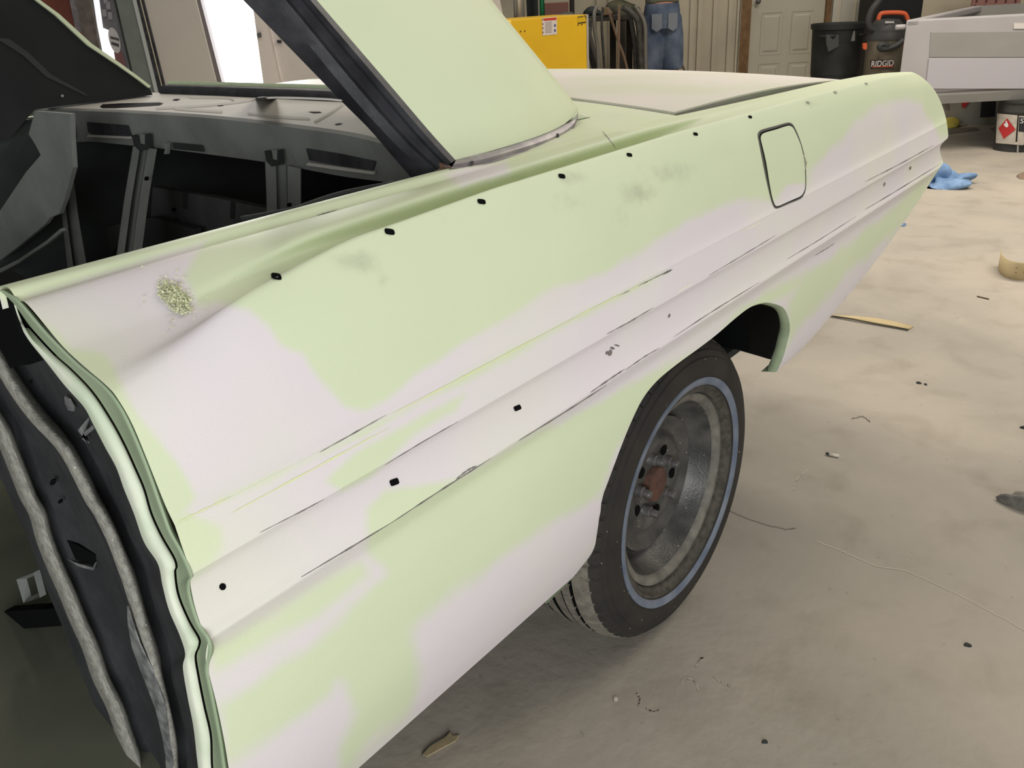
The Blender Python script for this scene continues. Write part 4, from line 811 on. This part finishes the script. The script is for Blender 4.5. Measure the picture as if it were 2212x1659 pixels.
# person in denim shorts, seen from behind
def joints(P): return [np.array(p_, float) for p_ in P]
pd = 9.25; pr = lat(1430, 20, pd); hz = at_d([(1430, 14)], pd)[0][2]
PERS = empty('person', wpt(pr, pd, 0), 'person in faded blue denim shorts standing with back turned at the workbench', 'person')
def pp(r, d, z): return wpt(pr+r, pd+d, z)
kz, az = .50, .08
parts_ = MB()
def limb(L, R, n=16): parts_.tube(smooth(L, 24), np.interp(np.linspace(0, 1, len(smooth(L, 24))), np.linspace(0, 1, len(R)), R), n)
for sgn in (-1, 1):
    limb([pp(.09*sgn, 0, hz-.10), pp(.11*sgn, -.01, .75), pp(.12*sgn, 0, kz), pp(.12*sgn, .03, .30), pp(.12*sgn, .02, .07)], [.10, .088, .058, .055, .036])
    limb([pp(.12*sgn, .05, .05), pp(.13*sgn, -.08, .035), pp(.135*sgn, -.17, .025)][::-1], [.03, .042, .036]) if False else limb([pp(.12*sgn, -.05, .05), pp(.125*sgn, .06, .045), pp(.13*sgn, .16, .03)], [.038, .044, .030])
    limb([pp(.17*sgn, .05, hz+.42), pp(.24*sgn, .10, hz+.22), pp(.22*sgn, .32, hz+.12)], [.052, .045, .032])
    hb_ = pp(.22*sgn, .32, hz+.12)
    limb([hb_, hb_+DV*.05-np.array([0,0,.01]), hb_+DV*.10-np.array([0,0,.015])], [.03, .04, .034])
    for kf in range(4): st_ = hb_+DV*.09+DR*(kf-1.5)*.019; ln = (.062, .072, .068, .052)[kf]; limb([st_, st_+DV*ln*.5-np.array([0,0,.008]), st_+DV*ln-np.array([0,0,.028])], [.010, .009, .007], 8)
    st_ = hb_+DV*.03-DR*sgn*.03; limb([st_, st_+DV*.03-DR*sgn*.02, st_+DV*.06-DR*sgn*.025], [.012, .011, .009], 8)
limb([pp(0, 0, hz-.12), pp(0, 0, hz+.02), pp(0, .04, hz+.2), pp(0, .08, hz+.42), pp(0, .10, hz+.50)], [.15, .145, .15, .16, .07])
limb([pp(0, .10, hz+.46), pp(0, .12, hz+.56)], [.06, .058]); limb([pp(0, .13, hz+.56), pp(0, .14, hz+.63), pp(0, .13, hz+.72), pp(0, .13, hz+.78)], [.07, .095, .092, .05])
limb([pp(0, .23, hz+.66), pp(0, .25, hz+.64)], [.014, .012], 8)
for sgn in (-1, 1): limb([pp(.09*sgn, .13, hz+.69), pp(.10*sgn, .12, hz+.65)], [.014, .012], 8)
body = parts_.build('body', mat('skin', (178, 130, 104), .6), PERS, True); md = body.modifiers.new('remesh', 'REMESH'); md.mode = 'VOXEL'; md.voxel_size = .009; md.use_smooth_shade = True
def cloth(name, segs, material, vox=.014):
    m3 = MB()
    for L, R in segs: m3.tube(smooth(L, 24), np.interp(np.linspace(0, 1, len(smooth(L, 24))), np.linspace(0, 1, len(R)), R), 20)
    o = m3.build(name, material, PERS, True); md = o.modifiers.new('remesh', 'REMESH'); md.mode = 'VOXEL'; md.voxel_size = vox; md.use_smooth_shade = True; return o
M_DEN = mat('faded_denim', (100, 110, 124), .9, c2=(58, 70, 92), scale=5, bump=.3, bscale=40)
cloth('denim_shorts', [([pp(0, 0, hz+.03), pp(0, 0, hz-.06), pp(0, 0, hz-.20)], [.165, .178, .165])]+[([pp(.075*s_g, 0, hz-.10), pp(.10*s_g, -.01, .80), pp(.115*s_g, 0, .54)], [.120, .118, .108]) for s_g in (-1, 1)], M_DEN)
mb = MB(); 
for s_g in (-1, 1): mb.prism([pp(.03*s_g, -.178, hz-.06), pp(.125*s_g, -.150, hz-.06), pp(.125*s_g, -.150, hz-.19), pp(.08*s_g, -.168, hz-.22), pp(.03*s_g, -.178, hz-.19)], DV*-.006)
mb.build('back_pocket', mat('pale_denim_pocket', (112, 118, 124), .9), PERS)
cloth('shirt', [([pp(0, 0, hz+.02), pp(0, .03, hz+.2), pp(0, .07, hz+.40), pp(0, .09, hz+.47)], [.162, .168, .185, .09])]+[([pp(.12*s_g, .07, hz+.42), pp(.2*s_g, .07, hz+.36), pp(.235*s_g, .09, hz+.25)], [.075, .068, .062]) for s_g in (-1, 1)], mat('grey_green_shirt', (104, 104, 88), .9))
cloth('hair', [([pp(0, .11, hz+.62), pp(0, .10, hz+.72), pp(0, .13, hz+.79)], [.085, .098, .06])], mat('brown_hair', (60, 44, 34), .9), .01)
for s_g in (-1, 1): cloth('shoe', [([pp(.12*s_g, -.07, .055), pp(.125*s_g, .06, .06), pp(.13*s_g, .19, .042)], [.05, .055, .038])], M_INT, .01)
# rubbish bin
M_BIN = mat('black_bin_plastic', (40, 42, 40), .6, c2=(30, 32, 31), scale=6)
bn, c, r, h = cyl('rubbish_bin', 1757, 1868, 50, 8.9, 0, M_BIN, None, None, None, lambda r, h: [(.001, .01), (r*.80, .0), (r*.82, .02), (r*.93, h*.80), (r*.95, h*.81), (r*.96, h-.05), (r*1.03, h-.045), (r*1.04, h), (r*1.0, h), (r*.97, h-.02), (r*.90, h*.5), (.001, h*.35)])
tag(bn, 'tall black plastic rubbish bin standing in front of the pale door', 'bin')
for q in (([(1822,68),(1847,66),(1847,88),(1826,91)], (112, 112, 106)), ([(1785,75),(1812,75),(1812,100),(1790,112),(1786,96)], (66, 68, 66))):
    P = at_d(q[0], 8.9-r*.93); MB().prism(P, DV*.03).build('taped_patch', mat('patch_%d' % q[1][0], q[1], .7), bn)
for a in (-.75, .75):
    hh = c+np.array([0, 0, h-.10])+(-DV*math.cos(a)+DR*math.sin(a))*r*.98; t = DR*math.cos(a)+DV*math.sin(a); MB().tube([hh-t*.07, hh-t*.06-DV*.03, hh+t*.06-DV*.03, hh+t*.07], .012, 8).build('side_handle', M_BIN, bn, True)
# shop vacuum
VD = 8.5; vc = wpt(lat(1912, 90, VD), VD, 0); vr = (lat(1950, 90, VD)-lat(1874, 90, VD))/2; zz1 = at_d([(1912, 86)], VD-vr)[0][2]; zz2 = at_d([(1912, 62)], VD)[0][2]; zz3 = at_d([(1912, 40)], VD)[0][2]
VAC = empty('shop_vacuum', vc, 'steel-bodied wet and dry workshop vacuum with an orange handle, beside the black bin', 'vacuum')
mb = MB(); mb.lathe([(.001, .10), (vr*.92, .10), (vr*.98, .13), (vr, zz1-.02), (vr*1.03, zz1-.01), (vr*1.03, zz1)], vc, 'z', 40); autosmooth(recalc(mb.build('drum', mat('brushed_steel_drum', (134, 126, 110), .4, metal=.4, c2=(112, 106, 94), scale=3), VAC)), 35)
M_VP = mat('charcoal_plastic', (56, 57, 56), .5)
mb = MB(); mb.lathe([(vr*1.05, zz1-.01), (vr*1.06, zz1+.02), (vr*.98, zz1+.05), (vr*.97, zz2-.01), (vr*.85, zz2+.01), (vr*.80, (zz2+zz3)/2), (vr*.62, zz3-.01), (.001, zz3)], vc, 'z', 40); autosmooth(recalc(mb.build('motor_head', M_VP, VAC)), 35)
M_OR = mat('orange_plastic', (200, 92, 56), .5)
hp = [wpt(lat(px, py, VD), VD, at_d([(px, py)], VD)[0][2]) for px, py in ((1897,44),(1901,32),(1908,28.5),(1930,27.5),(1950,28.5),(1957,33),(1961,43))]; MB().tube(smooth(hp, 30), .02, 10).build('carry_handle', M_OR, VAC, True)
for px in (1869, 1953): P = at_d([(px-4,94),(px+4,93),(px+4,104),(px+1,108),(px-4,105)], VD-vr*.5); MB().prism(P, DV*.03).build('latch', M_OR, VAC)
for k in range(4):
    a = math.pi/4+k*math.pi/2; q = vc+np.array([math.cos(a)*vr*.85, math.sin(a)*vr*.85, .05]); mb = MB(); mb.box(q+np.array([0, 0, .03]), (.03, 0, 0), (0, .03, 0), (0, 0, .025)); mb.lathe([(.001, -.012), (.036, -.012), (.036, .012), (.001, .012)], q-np.array([0, 0, .012]), 'y', 16); mb.build('caster', M_VP, VAC)
lb_ = MB().prism(at_d([(1883,130),(1930,129),(1930,149),(1884,150)], VD-vr*1.0-.004), DV*.03).build('name_plate', mat('plate_dark', (58, 50, 44), .6), VAC)
cp = at_d([(1906.5, 137)], VD-vr-.010)[0]; text_mesh('name_plate_text', 'RIDGID', cp, .048, M_STK, VAC, wid=.20)
MB().prism(at_d([(1885,143.5),(1929,142.5),(1929,144.5),(1885,145.5)], VD-vr-.007), DV*.004).build('plate_line', M_OR, VAC)
cp = at_d([(1922, 48)], VD-vr*.86)[0]; mb = MB(); 
for i in range(6): q = at_d([(1913+i*3.2, 46),(1915+i*3.2, 46),(1915+i*3.2, 50),(1913+i*3.2, 50)], VD-vr*.86); mb.prism(q, DV*.01)
mb.build('head_lettering', M_STK, VAC)
P = at_d(smooth([(1912,-20),(1897,4),(1885,20),(1878,38),(1877,52),(1883,62),(1895,66)], 40), VD-.05); MB().tube(P, .030, 12).build('hose', M_VP, VAC, True)
P = at_d(smooth([(1952,86),(1940,96),(1922,104),(1905,106),(1900,100),(1908,96),(1918,100)], 40), VD-vr-.03); MB().tube(P, .026, 12).build('hose_end', M_VP, VAC, True)
dbox('black_cabinet', 1905, 2003, -60, 9.6, .5, 0, mat('matt_black_steel', (28, 29, 30), .6), 'matt black cabinet standing behind the vacuum', 'cabinet')
# pink plastic grid panel leaning on the wall
gd = 9.9; GP = empty('grid_panel', wpt(lat(2150, 30, gd), gd, 0), 'dusty pink slotted plastic panel leaning on the cream wall', 'panel')
M_PINK = mat('dusty_pink_plastic', (158, 116, 108), .7)
r0, r1 = lat(2098, 30, gd), lat(2200, 30, gd); MB().prism([wpt(r0, gd, 0), wpt(r1, gd, 0), wpt(r1, gd, 1.25), wpt(r0, gd, 1.25)], DV*.04).build('panel_sheet', M_PINK, GP)
for i in range(5):
    for j, (ya, yb) in enumerate(((-6, 6), (10, 21), (24, 39))):
        x0 = 2104+i*21+(6 if j == 0 else 0); MB().prism(at_d([(x0, ya),(x0+4, ya),(x0+4-(3 if j == 0 else 0), yb),(x0-(3 if j == 0 else 0), yb)], gd-.004), DV*.006).build('slot', mat('slot_shadow', (96, 60, 58), .8) if i+j == 0 else bpy.data.materials['slot_shadow'], GP)
# pickup bed
bd0 = 6.9; TL = at_d([(1958, 43)], bd0)[0]; TR = at_d([(2420, 44)], bd0)[0]; TR[2] = TL[2]; zb = at_d([(2150, 200)], bd0)[0][2]; zs = at_d([(2150, 219)], bd0)[0][2]
BC = at_z([(2100, 13)], TL[2])[0]
BED = empty('pickup_bed', (TL[0], TL[1], 0), 'pale grey primed pickup bed standing at the right, tailgate towards the green car', 'pickup bed')
M_BED = mat('pale_grey_primer', (168, 164, 163), .6, c2=(160, 156, 156), scale=2); M_BED2 = mat('grey_primer', (148, 146, 140), .6, c2=(140, 138, 132), scale=3)
def dn(P, z): return np.array([P[0], P[1], z])
u2 = (TR-TL)/np.linalg.norm(TR-TL); v2 = BC-TL; v2 /= np.linalg.norm(v2); L2 = np.linalg.norm(BC-TL)
mb = MB(); mb.prism([dn(TL, zb), dn(TR, zb), TR, TL], v2*.05); bevel(mb.build('tailgate', M_BED, BED), .015)
def bedp(P, off): nn = np.cross(u2, (0, 0, 1)); nn = nn if nn @ DV < 0 else -nn; return on_plane(P, nn, float(TL @ nn)+off), nn
for nme, P, off, mm in (('tailgate_panel', [(2011,69),(2420,66),(2420,124),(2007,124)], .006, M_BED2), ('tailgate_panel', [(2007,126),(2420,126),(2420,192),(2000,192)], .014, mat('lit_recess_primer', (174, 170, 174), .6))):  # recess shading put into the primer colours: upper face darker, lower face lighter
    Q, nn = bedp(P, off); bevel(MB().prism(Q, -nn*.02).build(nme, mm, BED), .004)
Q, nn = bedp([(2190,50),(2420,50),(2420,62),(2190,62)], .008); MB().prism(Q, -nn*.02).build('handle_recess', mat('pale_handle', (206, 200, 194), .6), BED)
lp = dn(TL, zb); mb = MB(); mb.prism([dn(TL, zs)+v2*.03, dn(TR, zs)+v2*.03, dn(TR, zb), dn(TL, zb)], v2*.04); mb.build('lower_sill', M_BED2, BED)
mb = MB(); mb.prism([TL+np.array([0,0,0]), TL+u2*.10, TL+u2*.10+v2*L2, TL+v2*L2], (0, 0, -.05)); mb.prism([dn(TL, zb)+v2*.05, TL+v2*.05, TL+v2*L2, dn(TL, zb)+v2*L2], u2*.03); bevel(mb.build('bed_side', M_BED, BED), .01)
mb = MB(); wv_ = TR-u2*.1; mb.prism([wv_, TR, TR+v2*L2, wv_+v2*L2], (0, 0, -.05)); mb.prism([dn(TR, zb)+v2*.05, TR+v2*.05, TR+v2*L2, dn(TR, zb)+v2*L2], -u2*.03); mb.build('bed_side', M_BED, BED)
mb = MB(); mb.prism([dn(TL, zb)+v2*L2, dn(TR, zb)+v2*L2, TR+v2*L2, TL+v2*L2], -v2*.04); mb.build('bed_front_wall', M_BED2, BED)
mb = MB(); mb.prism([dn(TL, zb+.03), dn(TR, zb+.03), dn(TR, zb+.03)+v2*L2, dn(TL, zb+.03)+v2*L2], (0, 0, -.03)); mb.build('bed_floor', M_BED2, BED)
Lk_ = at_d([(1950, 58)], bd0-.02)[0]; MB().tube([Lk_-u2*.05, Lk_, Lk_+v2*.03], .018, 10).build('tailgate_latch', M_BED, BED, True)
# pails and cans beneath the bed
M_PAIL = mat('black_pail_plastic', (58, 57, 54), .6, c2=(44, 44, 42), scale=8); M_LAB = mat('paper_label', (184, 176, 162), .8, c2=(166, 158, 146), scale=30); M_RED = mat('hazard_red', (172, 44, 44), .7)
def pail(px0, px1, ybase, hgt, label, cat, mtl=M_PAIL):
    B0 = at_z([((px0+px1)/2, ybase)], 0)[0]; d = float((B0-CAM) @ DV); r = (lat(px1, ybase, d)-lat(px0, ybase, d))/2; d += r*.9; c = wpt(lat((px0+px1)/2, ybase-20, d), d, 0)
    t = empty('pail', c, label, cat); mb = MB(); mb.lathe([(.001, .004), (r*.92, .0), (r*.93, .01), (r*.985, hgt*.75), (r*1.0, hgt*.76), (r*1.0, hgt*.8), (r*.99, hgt*.81), (r*1.0, hgt-.02), (r*1.04, hgt-.018), (r*1.04, hgt), (.001, hgt)], c, 'z', 44); autosmooth(recalc(mb.build('pail_body', mtl, t)), 35); return t, c, r, d
hp_ = zs-.001
t, c, r, d = pail(2148, 2238, 330, hp_, 'black pail with a torn white label and red flammable diamond, under the pickup bed', 'pail'); PAIL = t
def wrap(P, c, r, off, name, material, parent, th=.002):
    Q = []
    for q in P:
        d0 = pray([q])[0]; o_ = CAM-c; a = d0[0]**2+d0[1]**2; b_ = 2*(o_[0]*d0[0]+o_[1]*d0[1]); cc = o_[0]**2+o_[1]**2-(r+off)**2; D_ = b_*b_-4*a*cc
        tt_ = (-b_-math.sqrt(max(D_, 0)))/(2*a); Q.append(CAM+tt_*d0)
    return Q
def wrapq(quad, c, r, off, name, material, parent, n=10):
    A_, B_, C_, D__ = [np.array(q, float) for q in quad]; G_ = []
    for i in range(n+1): s = i/n; G_.append(wrap([A_*(1-s)+B_*s, (A_*(1-s)+B_*s)*.5+(D__*(1-s)+C_*s)*.5, D__*(1-s)+C_*s], c, r, off, '', None, None))
    return MB().grid(G_).build(name, material, parent, True)
wrapq([(2154,245),(2198,249),(2193,312),(2151,306)], c, r, .002, 'paper_label', M_LAB, PAIL); wrapq([(2151,303),(2210,308),(2210,314),(2151,309)], c, r, .0025, 'paper_label', M_LAB, PAIL)
wrapq([(2201,250),(2236,252),(2232,314),(2197,312)], c, r, .002, 'paper_label', M_LAB, PAIL)
wrapq([(2175.5,255.5),(2194,280),(2168,300),(2156.5,277)], c, r, .005, 'hazard_diamond', M_RED, PAIL)
fl_ = wrap([(2173,275),(2169,271),(2168,267),(2171,268),(2172,263),(2175,260),(2175,264),(2178,268),(2178,272),(2176,275)], c, r, .007, '', None, None); MB().add(fl_, [tuple(range(len(fl_)))]).build('flame_symbol', M_STK, PAIL)
wrapq([(2202,253),(2236,256),(2234,287),(2200,284)], c, r, .004, 'dark_label', M_INK, PAIL)
lp_ = wrap([(2212, 261)], c, r, .01, '', None, None)[0]; text_mesh('label_text', 'Sh', lp_, .035, M_STK, PAIL, wid=.055)
wrapq([(2197,314),(2201,314),(2200,330),(2196,330)], c, r, .003, 'paint_drip', M_BED2, PAIL)
# second grey drum farther back
t2_, c2_, r2_, d2_ = pail(2052, 2170, 270, hp_*.97, 'light grey drum with a red diamond and dark label, farther back under the bed', 'drum', mat('light_grey_drum', (156, 154, 142), .6, c2=(140, 138, 128), scale=5))
wrapq([(2076,214),(2100,214),(2084,233),(2078,233)], c2_, r2_, .004, 'hazard_diamond', M_RED, t2_); wrapq([(2121,214),(2152,214),(2150,252),(2117,254)], c2_, r2_, .004, 'dark_label', M_INK, t2_)
cb = at_z([(2045, 268)], 0)[0]; dcb = float((cb-CAM) @ DV)+.1
wc_ = dbox('white_carton', 2010, 2070, 216, dcb+.35, .3, 0, mat('white_card', (190, 182, 164), .8), 'white cardboard box half hidden behind the green tail, beside the grey drum', 'box')
dk_ = at_d([(2028,217),(2051,217),(2051,224),(2028,224)], dcb+.30); tk = MB().prism(dk_, DV*.04).build('box_handle', mat('blue_grey_handle', (78, 84, 100), .6)); tk.parent = wc_
lump('yellow_rag', cb+np.array([0, 0, 0])-DV*.12-DR*.05, (.15, .09, .05), mat('yellow_cloth', (190, 172, 74), .9), 'crumpled yellow rag on the floor by the grey drum', 'rag', 12)
for i, (P, lb) in enumerate((([(2010,281),(2108,276),(2115,281),(2050,290),(2010,288)], 'flat grey sheet of card on the floor below the yellow rag'), ([(2138,278),(2150,276),(2158,283),(2146,285)], 'small flat brown offcut on the floor left of the black pail'))):
    tag(MB().prism(at_z(P, .001), (0, 0, .006)).build('card_offcut', mat('card_%d' % i, (118, 112, 98), .9)), lb, 'card')
# ------------------------------------------------------------------ litter on the floor
rg = at_z([(2034, 396)], 0)[0]; lump('blue_rag', rg, (.10, .12, .06), mat('blue_cloth', (128, 156, 190), .9, c2=(96, 124, 160), scale=14), 'crumpled light blue rag on the floor just behind the tail', 'rag', 24, .9, 5, True, 3.4)
rg2 = at_z([(1948, 487)], 0)[0]; lump('blue_scrap', rg2, (.03, .02, .008), mat('steel_blue_scrap', (96, 122, 150), .8), 'tiny steel-blue scrap on the floor beside the lower tail edge', 'scrap', 22)
M_SAND = mat('yellow_sandpaper', (190, 172, 132), .8, c2=(178, 160, 120), scale=8)
bt_ = smooth([(2157,575),(2160,590),(2180,602),(2212,606),(2245,600)], 30); Bp = at_z(bt_, .001); Hh = .085
SP = MB().grid([Bp, Bp+np.array([0, 0, Hh*.5]), Bp+np.array([0, 0, Hh])]).build('sandpaper_roll', M_SAND, None, True); sm = SP.modifiers.new('solid', 'SOLIDIFY'); sm.thickness = .0015
tag(SP, 'curled strip of yellow sandpaper standing on edge at the right of the floor', 'sandpaper')
for f0, f1, z0, z1 in ((.22,.42,.80,.86),(.28,.40,.60,.72),(.27,.42,.44,.52),(.22,.42,.30,.34),(.20,.34,.16,.24),(.60,.63,.66,.70),(.60,.63,.40,.44),(.72,.84,.40,.60)):
    i0, i1 = int(f0*(len(Bp)-1)), max(int(f0*(len(Bp)-1))+2, int(f1*(len(Bp)-1))); seg = Bp[i0:i1]-DV*.003; MB().grid([seg+np.array([0,0,Hh*z0]), seg+np.array([0,0,Hh*z1])]).build('printed_mark', mat('print_grey', (120, 104, 72), .8) if f0 == .22 and z0 == .8 else bpy.data.materials['print_grey'], SP)
def flat_bit(name, P, h, material, label, cat, curl=0): o = MB().prism(at_z(P, .0008), (0, 0, h)).build(name, material); return tag(o, label, cat)
F1 = at_z([(1793,683),(1840,690),(1885,699),(1930,707),(1962,713)], .001); F2 = at_z([(1800,682),(1850,684),(1890,688),(1935,696),(1973,706)], .001)
k_ = np.linspace(0, 1, 5)[:, None]; sst = MB().grid([F1+np.array([0,0,.004]), F1*.5+F2*.5, F2+np.array([0,0,.001])]).build('sandpaper_strip', M_SAND, None, True); sm = sst.modifiers.new('solid', 'SOLIDIFY'); sm.thickness = .002
tag(sst, 'long flat strip of used sandpaper lying on the floor behind the rear wheel', 'sandpaper')
e_ = at_z([(1793,684.5),(1880,700),(1962,714.5)], .003); o = MB().tube(smooth(e_, 12), .0015, 6).build('dark_edge', M_INT, sst)
ts = flat_bit('tape_scrap', [(912,1630),(930,1611),(962,1594),(971,1582),(978,1592),(992,1590),(984,1602),(950,1620),(922,1636)], .003, mat('tan_tape', (168, 152, 118), .8, c2=(150, 136, 108), scale=40), 'torn tan tape scrap on the dark floor below the rocker', 'tape')
MB().tube(smooth(at_z([(911,1630),(930,1610),(960,1592),(971,1580)], .004), 16), .0012, 6).build('torn_edge', M_INT, ts)
cg = at_z([(1784,979),(1791,981),(1812,985)], .005); CB = MB().tube([cg[1], cg[2]], .0045, 12).build('cigarette_end', mat('cigarette_paper', (206, 198, 184), .8), None, True); tag(CB, 'stubbed cigarette end on the floor right of the rear wheel', 'cigarette')
MB().tube([cg[0], cg[1]], [.003, .0045], 10).build('burnt_tip', M_INT, CB, True)
tk = at_z([(2111,640),(2136,646)], .003); tag(MB().tube(tk, .003, 8).build('thin_stick', M_BRWN), 'thin dark stick on the floor left of the sandpaper curl', 'stick')
lump('grey_lump', at_z([(2212, 1095)], 0)[0], (.028, .045, .028), mat('grey_rubber_bit', (122, 118, 108), .8, c2=(90, 88, 84), scale=40), 'crumpled grey rubber piece at the right edge of the floor', 'scrap', 30, .4)
lump('brown_scrap', at_z([(2212, 380)], 0)[0], (.10, .05, .015), mat('brown_scrap_m', (128, 110, 92), .8), 'flat brown scrap at the right edge near the black pail', 'scrap', 31)
lump('small_bolt_scrap', at_z([(2212, 925)], 0)[0], (.008, .010, .006), M_INT, 'tiny dark crumb at the right edge of the floor', 'crumb', 32)
for i, (q, s, lb) in enumerate((((1985,828),.008,'dark crumb on the floor right of the wheel top'),((1999,831),.006,'grey crumb beside the dark crumb right of the wheel'),((2090,1394),.007,'black speck low on the right of the floor'),((1652,1603),.006,'dark speck on the floor at the bottom centre'),((1330,1510),.005,'pale chip on the floor below the tyre'))):
    lump('floor_crumb', at_z([q], 0)[0], (s, s, s*.5), M_INT if i != 4 else M_CRACKP, lb, 'crumb', 40+i)
for nm in ('foil_tube',): pass
